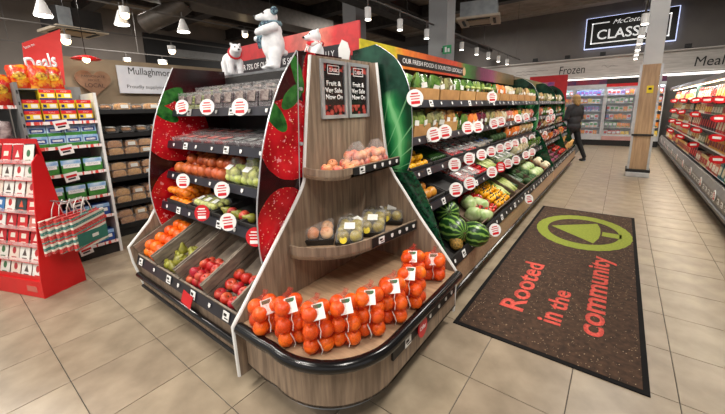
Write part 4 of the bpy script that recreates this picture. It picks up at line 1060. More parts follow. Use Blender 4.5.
K('cucumber', 'cucumber', MB().tube([(0, 0, .022), (0, .03, .022), (0, .2, .024), (0, .26, .022)], .02, 9, r1=.018).mesh('cucumber', M('cucumber_green', S(44, 82, 34), .35, c2=S(24, 52, 20), scale=20, vary=.1), True))
K('carrot', 'carrot', MB().tube([(0, 0, .016), (0, .06, .016), (.004, .2, .014)], .017, 8, r1=.006).mesh('carrot', mCarrot, True))
mMelon = bpy.data.materials.new('watermelon_rind'); mMelon.use_nodes = True
_n = mMelon.node_tree; _w = _n.nodes.new('ShaderNodeTexWave'); _w.wave_type = 'RINGS'; _w.rings_direction = 'Z'
_tc = _n.nodes.new('ShaderNodeTexCoord'); _g = _n.nodes.new('ShaderNodeTexGradient'); _g.gradient_type = 'RADIAL'
_n.links.new(_tc.outputs['Object'], _g.inputs[0])
_nz = _n.nodes.new('ShaderNodeTexNoise'); _nz.inputs['Scale'].default_value = 22; _n.links.new(_tc.outputs['Object'], _nz.inputs['Vector'])
_m1 = _n.nodes.new('ShaderNodeMath'); _m1.operation = 'MULTIPLY'; _m1.inputs[1].default_value = 2 * PI * 11; _n.links.new(_g.outputs['Fac'], _m1.inputs[0])
_m2 = _n.nodes.new('ShaderNodeMath'); _m2.operation = 'MULTIPLY_ADD'; _m2.inputs[1].default_value = 5; _n.links.new(_nz.outputs['Fac'], _m2.inputs[0]); _n.links.new(_m1.outputs[0], _m2.inputs[2])
_m3 = _n.nodes.new('ShaderNodeMath'); _m3.operation = 'SINE'; _n.links.new(_m2.outputs[0], _m3.inputs[0])
_rp = _n.nodes.new('ShaderNodeValToRGB'); _rp.color_ramp.elements[0].position = .3; _rp.color_ramp.elements[0].color = S(24, 58, 24); _rp.color_ramp.elements[1].position = .72; _rp.color_ramp.elements[1].color = S(120, 160, 70)
_n.links.new(_m3.outputs[0], _rp.inputs[0]); _n.links.new(_rp.outputs[0], _n.nodes['Principled BSDF'].inputs['Base Color']); _n.nodes['Principled BSDF'].inputs['Roughness'].default_value = .3
_n.nodes.remove(_w)
K('watermelon', 'watermelon', MB().ball((0, 0, 0), (.105, .105, .12), 22, 14).mesh('watermelon', mMelon, True), [('stem', MB().tube([(0, 0, .117), (.004, 0, .135)], .005, 6).mesh('stem', mStem), ())])
def pineapple():
    b = crinkle(MB().lathe([(.0, 0), (.035, .004), (.052, .03), (.056, .07), (.052, .11), (.038, .14), (.015, .15)], 14).mesh('pineapple', M('pineapple_skin', S(176, 130, 50), .6, c2=S(96, 84, 34), scale=60, bump=.8, bscale=70), True), .003, 60)
    lv = MB()
    for k in range(16):
        a = k * 2.4; r = .012 + .035 * (k / 16); h = .13 - .05 * (k / 16)
        lv.tube([(.012 * math.cos(a), .012 * math.sin(a), .145), (r * .7 * math.cos(a), r * .7 * math.sin(a), .145 + h * .6), (r * 1.6 * math.cos(a), r * 1.6 * math.sin(a), .145 + h)], .009, 4, .3, r1=.001)
    K('pineapple', 'pineapple', b, [('crown', lv.mesh('crown', mGreen), ())])
pineapple()
K('pepper_y', 'pepper', crinkle(MB().lathe([(0, 0), (.025, .003), (.036, .03), (.04, .06), (.032, .08), (.012, .074), (0, .07)], 12).mesh('pepper', fruit_mat('pepper_yellow', S(240, 180, 24), S(222, 150, 14), rough=.25), True), .006, 20), [('stem', MB().tube([(0, 0, .07), (.004, 0, .095)], .006, 6).mesh('stem', mGreen), ())])
K('pepper_r', 'pepper', crinkle(MB().lathe([(0, 0), (.025, .003), (.036, .03), (.04, .06), (.032, .08), (.012, .074), (0, .07)], 12).mesh('pepper', fruit_mat('pepper_red', S(190, 28, 24), S(160, 16, 16), rough=.25), True), .006, 20, 4), [('stem', MB().tube([(0, 0, .07), (.004, 0, .095)], .006, 6).mesh('stem', mGreen), ())])
K('red_onion', 'red_onion', lathe_mesh('red_onion', [(0, -.03), (.02, -.032), (.036, -.012), (.036, .012), (.02, .032), (.008, .04), (.004, .052)], 12, mOnionR))
K('squash', 'squash', MB().lathe([(0, 0), (.04, .004), (.055, .04), (.05, .08), (.032, .12), (.03, .18), (.02, .2), (0, .2)], 12).mesh('squash', M('squash_skin', S(226, 186, 120), .5, c2=S(210, 160, 90), vary=.08), True))
punnet('tompun', .15, .17, .07, mTom, .017, mLabelW)
punnet('greenpun', .15, .17, .07, M('sprout_green', S(130, 156, 70), .5, c2=S(84, 116, 44), scale=30), .015, mLabelW)
punnet('mushpun', .15, .17, .07, M('mushroom_cream', S(206, 190, 166), .6, c2=S(170, 150, 124), scale=30), .018, M('label_blue', S(80, 110, 170), .5))
K_crate('crate_tan', .40, .36, .12, M('crate_tan_card', S(196, 150, 92), .7, c2=S(166, 122, 72), scale=8, vary=.06))
K_crate('crate_dk', .36, .40, .055, mCrateD); K_crate('crate_bt', .44, .56, .09, M('crate_brown', S(104, 84, 66), .7, c2=S(80, 64, 50), scale=8, stretch=(1, 1, 5)))
RY = PI / 2   # crates open away from the shopper: local +Y points to -X
def Rdisp(tilt): return Matrix.Rotation(PI / 2, 3, 'Z') @ Matrix.Rotation(tilt, 3, 'X')
def pos(x, z, y, dep, up, tilt): # point on a right-hand shelf: dep behind the rail, up above the board
    return Vector((x - dep * math.cos(tilt) - (-up * math.sin(tilt)) * 0 , y, z + dep * math.sin(tilt) + up))
NAMES = {'lemon': 'yellow lemon', 'cucumber': 'green cucumber', 'tompun': 'punnet of red tomatoes', 'greenpun': 'punnet of green sprouts', 'mushpun': 'punnet of mushrooms', 'lettuce': 'pale green lettuce', 'broccoli': 'dark broccoli head', 'cauliflower': 'cream cauliflower', 'carrot': 'orange carrot', 'pepper_y': 'yellow pepper', 'pepper_r': 'red pepper', 'celery': 'bunch of celery', 'chives': 'bunch of spring onions', 'red_onion': 'red onion', 'mango': 'ripe mango', 'squash': 'butternut squash', 'tomato': 'red tomato'}
for k_, v_ in BAGS.items(): NAMES[k_] = 'bag of ' + v_
CATS = {'punnet': 'punnet', 'vegetable_bag': 'vegetable bag'}
def vrow(key, r_, ya, n, dy, rows, dd, d0, up, where, tilt=.1, rot=None, jit=.1, layers=1, dl=.05, sc=1.0):
    x, z = RSH[r_] if r_ < 4 else (-.87, .385)
    T = SHT[r_] if r_ < 4 else .476
    nm = KINDS[key][0]; cat = CATS.get(nm, nm.replace('_', ' '))
    for l in range(layers):
        for j in range(rows - l):
            for i in range(n - (l % 2)):
                dep = d0 + (j + .5 * l) * dd
                p = Vector((x - .02 - dep * math.cos(T), ya + (i + .5 * (l % 2)) * dy + RJ(dy * .05), z - .018 + dep * math.sin(T) + up + l * dl))
                base_ = rot if rot is not None else Rdisp(T)
                R = base_ @ Euler((RJ(jit), RJ(jit), RJ(jit * 2))).to_matrix()
                place(key, p, NAMES[key] + ' ' + where, cat, 'all ' + NAMES[key] + ' ' + where, rot=R, sc=sc)
def crate_row(key, r_, ya, n, dy, d0, lab, group, tilt=.1):
    x, z = RSH[r_] if r_ < 4 else (-.87, .385)
    T = SHT[r_] if r_ < 4 else .476
    for i in range(n):
        place(key, (x - .03 - d0, ya + i * dy, z - .012 + d0 * math.sin(T) + (.004 if r_ < 4 else .022)), lab + ', %s from the corner stand' % ORD[i], 'crate', group, rot=Rdisp(T))
# top shelf: tan crates with bagged greens
crate_row('crate_tan', 0, 2.42, 10, .43, .02, 'tan cardboard crate on the top shelf', 'tan crates on the top shelf')
BT = ['salad', 'mixed', 'salad', 'sproutbag', 'salad', 'carrotbag', 'creambag', 'mixed', 'potatobag', 'salad']
for i in range(10):
    vrow(BT[i], 0, 2.34 + .43 * i, 3, .125, 2, .13, .1, .06, 'in the top shelf crates, %s crate from the corner stand' % ORD[i], jit=.25)
for i, y in enumerate((3.25, 3.4, 3.55, 3.7, 3.85)):
    place('chives', (-1.2, y, 1.66), 'bunch of spring onions lying on the top crates, %s' % ORD[i], 'spring onions', 'spring onions on top crates', rot=Matrix.Rotation(.5 + RJ(.4), 3, 'Z'))
# second shelf
B2 = ['sproutbag', 'mixed', 'onionbag', 'salad', 'carrotbag', 'beetbag', 'mixed', 'potatobag', 'creambag', 'pinkbag', 'carrotbag', 'salad', 'onionbag', 'potatobag', 'pinkbag']
crate_row('crate_tan', 1, 2.42, 2, .43, .02, 'tan cardboard crate on the second shelf', 'tan crates on the second shelf')
for i in range(15):
    vrow(B2[i], 1, 2.25 + .29 * i, 2, .135, 2, .14, .07, .05 if i < 3 else .012, 'on the second shelf, %s batch from the corner stand' % ORD[i], jit=.15)
# third shelf: crates with lemons, cucumbers, tomatoes, bags
crate_row('crate_dk', 2, 2.33, 11, .385, .02, 'dark plastic crate on the third shelf', 'dark crates on the third shelf')
vrow('lemon', 2, 2.2, 5, .066, 5, .068, .07, .045, 'in the first crate of the third shelf', rot=Matrix.Rotation(1.5, 3, 'X'), jit=.3, layers=2, dl=.045)
vrow('cucumber', 2, 2.58, 6, .05, 1, .1, .06, .03, 'in the second crate of the third shelf', jit=.06, layers=2, dl=.038)
vrow('tompun', 2, 2.96, 5, .158, 2, .18, .13, .02, 'on the third shelf', jit=.05)
vrow('mushpun', 2, 3.78, 3, .158, 2, .18, .13, .02, 'on the third shelf', jit=.05)
vrow('broccoli', 2, 4.22, 5, .13, 2, .13, .1, .04, 'on the third shelf')
vrow('carrotbag', 2, 4.9, 4, .14, 2, .14, .08, .03, 'on the third shelf', jit=.2)
vrow('potatobag', 2, 5.5, 7, .14, 2, .14, .08, .03, 'on the third shelf', jit=.2)
# fourth shelf
crate_row('crate_dk', 3, 2.33, 11, .385, .02, 'dark plastic crate on the fourth shelf', 'dark crates on the fourth shelf')
vrow('mango', 3, 2.2, 3, .095, 2, .1, .09, .055, 'in the first crate of the fourth shelf', rot=Matrix.Rotation(1.5, 3, 'X'))
vrow('tompun', 3, 2.98, 3, .158, 2, .18, .13, .02, 'on the fourth shelf', jit=.05)
vrow('tomato', 3, 3.42, 4, .064, 4, .064, .06, .05, 'loose on the fourth shelf')
vrow('chives', 3, 3.75, 6, .06, 1, .1, .05, .03, 'on the fourth shelf', jit=.06)
vrow('greenpun', 3, 4.2, 4, .158, 2, .18, .13, .02, 'on the fourth shelf', jit=.05)
vrow('creambag', 3, 4.9, 5, .14, 2, .14, .08, .03, 'on the fourth shelf', jit=.2)
vrow('salad', 3, 5.65, 6, .14, 2, .14, .08, .03, 'on the fourth shelf', jit=.2)
# bottom deck
crate_row('crate_bt', 4, 2.95, 8, .455, .02, 'brown wooden tray on the sloping bottom deck', 'trays on the bottom deck')
def deckp(px, py, up):
    # on the sloping deck surface raised by up
    best = None
    d = fw + cr * ((px - 362.5) / F_PX) - cu * ((py - PY) / F_PX)
    n_ = Vector((.33, 0, .64)).normalized(); q = Vector((-.86, 0, .37)) + n_ * up
    return CPOS + d * ((q - CPOS).dot(n_) / d.dot(n_))
for i, (px, py, sc, lb) in enumerate(((447, 212, 1.0, 'back left, by the leaf panel'), (453, 229, 1.05, 'front left'), (474, 234, 1.0, 'front right, with a yellow patch'))):
    p = deckp(px, py, .1); place('watermelon', p, 'striped green watermelon on the bottom deck, ' + lb, 'watermelon', 'watermelons', rot=(1.2 + .3 * i, .4 - .6 * i, .7 * i + .4), sc=sc)
for i, (px, py) in enumerate(((458, 250), (462, 243))):
    p = deckp(px, py, .03); place('pineapple', p, 'pineapple below the watermelons, %s one' % ('front', 'rear')[i], 'pineapple', 'pineapples', rot=(0, .7, 2.4 + .4 * i), sc=.9)
for i, (px, py) in enumerate(((466, 208), (478, 210), (484, 222), (475, 220))):
    p = deckp(px, py, .02); place('lettuce', p, 'pale wrapped lettuce right of the watermelons, %s' % ('back left', 'back right', 'front right', 'front left')[i], 'lettuce', 'lettuces beside the watermelons', rot=(0, .45, i), sc=1.05)
vrow('pepper_r', 4, 3.1, 4, .085, 4, .085, .08, .04, 'in the bottom deck trays')
vrow('pepper_y', 4, 3.5, 5, .085, 4, .085, .08, .04, 'in the bottom deck trays')
vrow('celery', 4, 3.96, 5, .102, 1, .1, .08, .045, 'in the bottom deck trays', jit=.06)
vrow('cucumber', 4, 4.48, 7, .06, 1, .1, .1, .04, 'in the bottom deck trays', jit=.06)
vrow('broccoli', 4, 4.9, 4, .12, 4, .12, .08, .02, 'in the bottom deck trays')
vrow('lettuce', 4, 5.4, 3, .15, 3, .15, .1, .02, 'in the bottom deck trays')
vrow('carrot', 4, 5.82, 9, .045, 2, .22, .06, .035, 'in the bottom deck trays', jit=.1)
vrow('cauliflower', 4, 6.25, 2, .15, 3, .14, .1, .02, 'in the bottom deck trays')
# farther bay
FB = [['salad', 'potatobag', 'mixed', 'creambag'], ['carrotbag', 'pinkbag', 'salad', 'onionbag'], ['beetbag', 'mixed', 'potatobag', 'pinkbag'], ['pinkbag', 'onionbag', 'carrotbag', 'beetbag']]
for r_ in range(4):
    for i in range(8):
        vrow(FB[r_][i % 4], r_, 6.75 + .39 * i, 2, .16, 2, .15, .08, .02, 'on the farther display, %s shelf down, %s batch' % (ORD[r_], ORD[i]), jit=.2)
crate_row('crate_bt', 4, 6.9, 7, .455, .02, 'brown wooden tray on the farther display', 'trays on the farther display')
vrow('red_onion', 4, 6.75, 12, .09, 5, .09, .07, .06, 'on the farther display')
vrow('pepper_r', 4, 7.95, 9, .1, 3, .12, .1, .04, 'on the farther display')
vrow('squash', 4, 8.9, 8, .12, 2, .2, .1, .03, 'on the farther display')

# ================================================================== POLAR BEARS on top of the fruit display
mFur = M('white_fur', S(240, 240, 242), .75, c2=S(224, 226, 230), scale=30, bump=.25, bscale=70)
mScarf = M('scarf_teal', S(44, 64, 84), .8, c2=S(120, 150, 160), scale=40, lo=.45, hi=.55)
def eye(parent, name, p, r, mat=None): obj(name, MB().ball(p, r, 8, 6), mat or mBlackG, parent, True)
def place_mesh(name, me, parent, loc, rot=(0, 0, 0)):
    o = bpy.data.objects.new(name, me); COL.objects.link(o); o.parent = parent; o.location = loc; o.rotation_euler = rot; return o
# large standing bear, built facing -Y then turned to the camera's left
def kid(parent, name, mb, mat, smooth=True):
    o = bpy.data.objects.new(name, mb.mesh(name, mat, smooth)); COL.objects.link(o); o.parent = parent; return o
p = onY(275, 70, 1.87)
b1 = thing('polar_bear', 'large white standing polar bear figure with a dark scarf above the fruit display', 'bear figure', p)
b1.rotation_euler = (0, 0, -.45)
body = blob([('s', (0, .0, .20), (.095, .09, .13)), ('s', (0, 0, .30), (.08, .075, .09)), ('s', (-.005, -.01, .41), (.062, .06, .06)), ('c', (-.0, -.05, .405), (-.0, -.105, .395), .034, .022),
             ('c', (-.05, 0, .13), (-.055, -.01, .03), .055, .042), ('c', (.05, 0, .13), (.055, -.01, .03), .055, .042), ('s', (-.055, -.035, .022), (.04, .06, .022)), ('s', (.055, -.035, .022), (.04, .06, .022)),
             ('c', (-.075, 0, .32), (-.10, -.06, .25), .038, .032), ('c', (-.10, -.06, .25), (-.075, -.105, .25), .032, .028), ('c', (.075, 0, .32), (.085, -.08, .29), .038, .032), ('c', (.085, -.08, .29), (.03, -.115, .28), .032, .028),
             ('s', (-.045, .01, .462), (.02, .012, .02)), ('s', (.045, .01, .462), (.02, .012, .02)), ('s', (0, .09, .14), (.025, .025, .025))], .009, mFur, 3)
bb_ = bpy.data.objects.new('body', body); COL.objects.link(bb_); bb_.parent = b1
kid(b1, 'nose', MB().ball((0, -.127, .402), (.013, .01, .01), 8, 6), mBlackG)
for sx in (-1, 1): kid(b1, 'eye', MB().ball((sx * .026, -.064, .428), .007, 8, 6), mBlackG)
kid(b1, 'scarf', MB().tube([(.068 * math.cos(a), -.005 + .066 * math.sin(a), .352 + .004 * math.sin(2 * a)) for a in [2 * PI * k / 20 for k in range(21)]], .02, 8), mScarf)
kid(b1, 'scarf_end', MB().tube([(-.03, -.07, .345), (-.035, -.092, .29), (-.03, -.095, .22), (-.028, -.085, .17)], .02, 6, .4, r1=.024), mScarf)
kid(b1, 'earmuff', MB().ball((.056, .012, .445), (.02, .03, .032), 10, 8), mScarf)
b1.scale = (1.05, 1.05, 1.0)
# small walking bear
p = onY(234, 77, 1.87)
b2 = thing('polar_bear', 'small white polar bear figure on four legs with a red collar', 'bear figure', (p.x, p.y, TBZ))
b2.rotation_euler = (0, 0, -.3 + PI / 2)
body = blob([('s', (0, 0, .14), (.065, .10, .062)), ('s', (0, .06, .135), (.068, .07, .068)), ('c', (0, -.06, .16), (0, -.12, .195), .05, .045), ('s', (0, -.135, .205), (.045, .045, .044)), ('c', (0, -.16, .197), (0, -.19, .188), .026, .018),
             ('c', (-.04, -.06, .11), (-.042, -.075, .02), .032, .026), ('c', (.04, -.06, .11), (.042, -.05, .02), .032, .026), ('c', (-.042, .08, .11), (-.044, .07, .02), .036, .028), ('c', (.042, .08, .11), (.044, .10, .02), .036, .028),
             ('s', (-.034, -.12, .246), (.014, .009, .014)), ('s', (.034, -.12, .246), (.014, .009, .014)), ('s', (0, .13, .16), (.016, .02, .016))], .008, mFur, 3)
bb_ = bpy.data.objects.new('body', body); COL.objects.link(bb_); bb_.parent = b2
kid(b2, 'nose', MB().ball((0, -.208, .192), (.01, .008, .008), 8, 6), mBlackG)
for sx in (-1, 1): kid(b2, 'eye', MB().ball((sx * .02, -.174, .218), .006, 8, 6), mBlackG)
kid(b2, 'collar', MB().tube([(.05 * math.cos(a), -.092 + .02 * math.sin(a), .178 + .046 * math.sin(a)) for a in [2 * PI * k / 18 for k in range(19)]], .009, 7), mTagR)
b2.scale = (1.1, 1.1, 1.05)
# small bear with a striped red scarf
p = onY(316, 54, 1.87)
b3 = thing('polar_bear', 'small white polar bear figure with a red scarf above the corner stand', 'bear figure', (p.x, p.y, TBZ))
b3.rotation_euler = (0, 0, -.35); b3.scale = (1.2, 1.2, 1.2)
body = blob([('s', (0, 0, .07), (.055, .05, .075)), ('s', (0, -.005, .16), (.042, .042, .042)), ('c', (0, -.035, .155), (0, -.062, .15), .022, .015), ('c', (-.045, 0, .1), (-.05, -.04, .05), .022, .02), ('c', (.045, 0, .1), (.05, -.04, .05), .022, .02),
             ('c', (-.03, -.02, .02), (-.035, -.06, .02), .024, .022), ('c', (.03, -.02, .02), (.035, -.06, .02), .024, .022), ('s', (-.032, .005, .196), (.013, .008, .013)), ('s', (.032, .005, .196), (.013, .008, .013))], .007, mFur, 3)
bb_ = bpy.data.objects.new('body', body); COL.objects.link(bb_); bb_.parent = b3
kid(b3, 'nose', MB().ball((0, -.078, .152), (.009, .007, .007), 8, 6), mBlackG)
for sx in (-1, 1): kid(b3, 'eye', MB().ball((sx * .018, -.045, .172), .005, 8, 6), mBlackG)
mScR = M('scarf_red', S(206, 30, 40), .8, c2=S(240, 236, 232), scale=26, stretch=(1, 1, 1), lo=.45, hi=.52)
kid(b3, 'scarf', MB().tube([(.044 * math.cos(a), -.002 + .042 * math.sin(a), .118) for a in [2 * PI * k / 18 for k in range(19)]], .015, 7), mScR)
for x in (-.02, .012): kid(b3, 'scarf_end', MB().tube([(x, -.044, .112), (x - .004, -.06, .08), (x - .002, -.064, .045)], .013, 6, .4), mScR)

# ================================================================== GREETING CARD STAND
Oc = Vector((-3.68, .386, 0)); e1 = Vector((-.93, -.367, 0)).normalized(); e2 = Vector((-.367, .93, 0)).normalized(); RC = math.atan2(-e1.y, -e1.x)
WC, DC, HC = .58, .33, 1.22
cs = thing('card_stand', 'red cardboard floor stand with rows of greeting cards', 'card stand', Oc + e1 * WC / 2 + e2 * DC / 2)
cs.rotation_euler = (0, 0, RC)
# local frame of the stand: x to the right along the front, y to the back
def C3(u, d, z): return (WC / 2 - u, d - DC / 2, z)
for u in (0, WC - .012):
    x = WC / 2 - u
    kid(cs, 'side_panel', MB().prism([(-DC / 2, 0), (DC / 2, 0), (DC / 2, .10), (.03, HC - .05), (-.0, HC - .02), (-.05, HC - .09), (-DC / 2, .16)], 'X', x - .012, x), mRed, False)
kid(cs, 'plinth', MB().bb(-WC / 2 + .012, WC / 2 - .012, -DC / 2 + .002, DC / 2, .002, .15), mRed, False)
kid(cs, 'back_panel', MB().prism([(DC / 2, .15), (.025, HC + .1), (.015, HC + .1), (DC / 2 - .012, .15)], 'X', -WC / 2 + .013, WC / 2 - .013), mRed, False)
kid(cs, 'plinth_label', MB().bb(.10, .22, -DC / 2 - .001, -DC / 2 + .002, .05, .1), M('label_faded', S(206, 110, 96), .6), False)
mClearLip = film('clear_lip', S(255, 225, 225), .35, .1, 10)
NT = 8; tiers = []
for k in range(NT):
    z = .155 + k * .138; y = -DC / 2 + .015 + k * .016
    tiers.append((y, z))
    kid(cs, 'tier', MB().bb(-WC / 2 + .013, WC / 2 - .013, y, y + .03, z - .004, z), mRed, False)
    kid(cs, 'tier_lip', MB().bb(-WC / 2 + .013, WC / 2 - .013, y, y + .002, z, z + .032), mClearLip if k else mRed, False)
CARDC = [S(238, 236, 230), S(238, 236, 230), S(206, 34, 40), S(226, 222, 214), S(190, 26, 36), S(60, 120, 180), S(232, 214, 200), S(40, 60, 64), S(214, 120, 110)]
def card_mesh(i):
    rr = random.Random(i * 7 + 1); c = CARDC[i]; m0 = M('card_%d' % i, c, .5, c2=tuple(v * .93 for v in c[:3]) + (1,))
    pc = (S(196, 40, 44), S(84, 70, 66), S(236, 226, 210), S(60, 110, 70), S(240, 230, 220), S(236, 240, 244), S(176, 40, 50), S(226, 90, 60), S(250, 244, 236))[i]
    m1 = M('card_motif_%d' % i, pc, .5)
    mb = MB().mat(0); mb.bb(-.06, .06, 0, .003, 0, .155); mb.mat(1)
    if i % 3 == 0: mb.prism([(.022 * math.cos(a), .085 + .03 * math.sin(a)) for a in [2 * PI * k / 12 for k in range(12)]], 'Y', -.0008, .0002)
    elif i % 3 == 1: mb.prism([(-.026, .05), (.026, .05), (0, .11)], 'Y', -.0008, .0002)
    else: mb.bb(-.028, .028, -.0008, .0002, .06, .1)
    mb.bb(-.03, .03, -.0008, .0002, .024, .032)
    return mb.mesh('greeting_card', [m0, m1])
for i in range(9): K('card%d' % i, 'greeting_card', card_mesh(i))
CN = ['white card with a red round motif', 'white card with a grey tree motif', 'red card with a pale panel', 'pale card with a green motif', 'red card with a white tree', 'blue card with a pale panel', 'cream card with a red motif', 'dark card with an orange motif', 'pink card with a pale panel']
RCm = Matrix.Rotation(RC, 3, 'Z'); Cc = cs.location
seq = [2, 0, 4, 1, 8, 6, 2, 3, 4, 0, 0, 1, 2, 6, 7, 3, 0, 4, 1, 2, 6]
q_ = 0
for k, (y, z) in enumerate(tiers):
    for j, b_ in [(j, b_) for j in range(4) for b_ in (1, 0)]:
        i = seq[q_ % len(seq)]; q_ += 1
        if (k, j) == (4, 3): i = 5
        loc = Cc + RCm @ Vector((WC / 2 - .08 - j * .138 + RJ(.006) - .012 * b_, y + .006 + .016 * b_, z + .002 + .022 * b_))
        place('card%d' % i, loc, CN[i].replace('card', 'greeting card') + ', %s tier up, %s slot from right, %s' % (ORD[k], ORD[j], ('front', 'behind')[b_]), 'greeting card', 'greeting cards on the red stand', rot=RCm @ Matrix.Rotation(-.26, 3, 'X') @ Matrix.Rotation(RJ(.04), 3, 'Y'))
# gift bags hanging on the side of the stand
mStripe = Sh('gift_stripes', .4)
_zz = mStripe.math('FRACT', mStripe.math('MULTIPLY', mStripe.math('ADD', mStripe.z, mStripe.math('MULTIPLY', mStripe.y, -.18)), 7.5))
mStripe = mStripe.done(mStripe.mix(mStripe.math('MULTIPLY', mStripe.math('LESS_THAN', mStripe.voro(120), .3), .6), mStripe.ramp(_zz, [(0, S(206, 50, 52)), (.28, S(236, 228, 214)), (.42, S(60, 130, 122)), (.62, S(230, 224, 210)), (.78, S(206, 60, 60)), (.9, S(90, 150, 140))], True), S(240, 236, 226)))
mTeal = M('bag_teal', S(58, 126, 112), .5, c2=S(48, 110, 98))
side_n = -e1
peg = kid(cs, 'peg', MB().cyl((WC / 2, .02, .80), (WC / 2 + .2, .02, .80), .006, 6), mSteel)
for i in range(5):
    c = Oc + e2 * (.20 + .035 * i) + side_n * (.022 + .034 * i) + Vector((0, 0, .36 + .012 * (i % 2)))
    g = thing('gift_bag', 'striped red and teal gift bag hanging on the red stand, %s from the stand' % ORD[i], 'gift bag', c, 'striped gift bags'); g.rotation_euler = (.0, 0, RC + PI / 2 + .12)
    kid(g, 'bag', MB().bb(-.15, .15, -.012, .012, 0, .30), mStripe, False)
    if i == 4: 
        pk = kid(g, 'panel', MB().bb(-.13, .15, -.0135, -.012, .03, .14), mTeal, False)
        kid(pk, 'panel_tag', MB().bb(-.0, .06, -.0145, -.0135, .07, .1), mLabelW, False)
    kid(g, 'handle', MB().tube([(-.05, 0, .30), (-.035, 0, .37), (0, 0, .44 - .012 * (i % 2)), (.035, 0, .37), (.05, 0, .30)], .004, 6), M('cord_white', S(226, 222, 216), .7))

# ================================================================== PROMOTION SHELF behind the card stand
SX = -4.3
su = thing('promotion_shelf', 'grey metal shelving with boxed goods and red shelf edging behind the card stand', 'shelving', (SX - .22, .85, 0))
SY0, SY1 = .575, 1.135
SZ = [1.446, 1.205, .934, .672, .446, .15]
for y in (SY0, SY1): obj('upright', MB().bb(SX - .46, SX - .0, y - .012, y + .012, 0, 1.80 if y == SY0 else 1.72), mGrey if y == SY0 else mWhite, su)
for z in (1.1, 1.2, 1.3, 1.4, 1.5, 1.6, 1.7): obj('slot', MB().bb(SX - .001, SX + .002, SY0 - .005, SY0 + .005, z, z + .03), mBlack, su)
obj('back_panel', MB().bb(SX - .47, SX - .45, SY0, SY1, 0, 1.8), mGrey, su)
obj('plinth', MB().bb(SX - .45, SX - .02, SY0 + .012, SY1 - .012, 0, .1), mDark, su)
mEdge = M('shelf_edge_print', S(236, 226, 222), .5, c2=S(216, 70, 60), scale=30, stretch=(1, 1, .1), lo=.46, hi=.5)
for z in SZ:
    obj('shelf', MB().bb(SX - .45, SX - .008, SY0 + .013, SY1 - .013, z - .022, z - .006), mGrey, su)
    obj('shelf_edge', MB().bb(SX - .008, SX + .002, SY0 + .013, SY1 - .013, z - .03, z), mEdge, su)
    t_ = obj('promo_tag', MB().box((SX + .006, .83, z - .035), (.003, .11, .09), Matrix.Rotation(.15, 3, 'X')), mTagW, su)
    obj('tag_print', MB().box((SX + .008, .83, z - .025), (.002, .085, .022), Matrix.Rotation(.15, 3, 'X')), mTagR, t_); obj('tag_price', MB().box((SX + .008, .83, z - .052), (.002, .06, .016), Matrix.Rotation(.15, 3, 'X')), mInk, t_)
def boxkind(key, name, w, d, h, mats, bands):
    mb = MB().mat(0); mb.bb(-w / 2, w / 2, 0, d, 0, h)
    ps = []
    for (z0, z1, x0, x1, m_) in bands: ps.append((z0, z1, x0, x1, m_))
    for (z0, z1, x0, x1, m_) in ps: mb.mat(m_); mb.bb(x0 * w, x1 * w, -.0015, .001, z0 * h, z1 * h)
    K(key, name, mb.mesh(name, mats))
mYel = M('carton_yellow', S(238, 206, 50), .45); mBlu = M('carton_blue', S(34, 44, 120), .45); mRd2 = M('carton_red', S(214, 34, 34), .45)
mGrn = M('pack_green', S(46, 110, 44), .4, c2=S(70, 140, 60), scale=20); mSky = M('pack_sky', S(90, 150, 206), .4, c2=S(200, 220, 236), scale=12); mDkB = M('pack_dark_blue', S(24, 52, 120), .4, c2=S(40, 80, 150), scale=14)
boxkind('cracker', 'biscuit_box', .115, .16, .10, [mYel, mRd2, mBlu, mTagW], [(.68, 1, -.5, .5, 1), (0, .2, -.5, .5, 2), (.76, .92, -.2, .22, 3), (.3, .56, -.4, -.2, 2), (.28, .6, 0, .4, 3)])
boxkind('bluebox', 'soap_pack', .125, .14, .10, [mSky, mDkB, mTagW, mGrn], [(0, .3, -.5, .5, 3), (.35, .75, -.4, .4, 1), (.45, .65, -.3, .3, 2)])
boxkind('greenbox', 'cheese_pack', .155, .14, .13, [mGrn, mSky, mTagW, mDkB], [(.62, 1, -.5, .5, 1), (.4, .7, -.42, .42, 2), (.5, .62, -.3, .3, 3)])
boxkind('dkbox', 'coffee_pack', .15, .14, .12, [mDkB, mSky, mTagW, mGrn], [(.7, 1, -.5, .5, 1), (.3, .6, -.35, .35, 2)])
RSX = (0, 0, PI / 2)
def srow(key, y0, n, dy, z, lab, cat, grp, dx=0):
    for i in range(n): place(key, (SX - .02 - dx, y0 + i * dy, z), lab + ', %s from the left' % ORD[i], cat, grp, rot=RSX)
srow('cracker', SY0 + .075, 4, .13, SZ[0] + .001, 'red, yellow and blue biscuit box, lower layer', 'box', 'biscuit boxes')
srow('cracker', SY0 + .075, 4, .13, SZ[0] + .102, 'red, yellow and blue biscuit box, upper layer', 'box', 'biscuit boxes')
srow('cracker', SY0 + .22, 2, .125, SZ[0] + .203, 'red, yellow and blue biscuit box on top of the stack', 'box', 'biscuit boxes', .1)
srow('bluebox', SY0 + .08, 4, .13, SZ[1] + .001, 'small blue and green pack on the second shelf', 'pack', 'blue and green packs'); srow('bluebox', SY0 + .08, 4, .13, SZ[1] + .102, 'small blue and green pack stacked on the second shelf', 'pack', 'blue and green packs', .02)
for r_, (key, lab) in enumerate((('greenbox', 'green pack with a blue top on the third shelf'), ('greenbox', 'green pack with a blue top on the fourth shelf'), ('dkbox', 'dark blue pack on the fifth shelf'), ('dkbox', 'dark blue pack on the bottom shelf'))):
    srow(key, SY0 + .10, 3, .175, SZ[r_ + 2] + .001, lab, 'pack', 'packs on the lower promotion shelves')
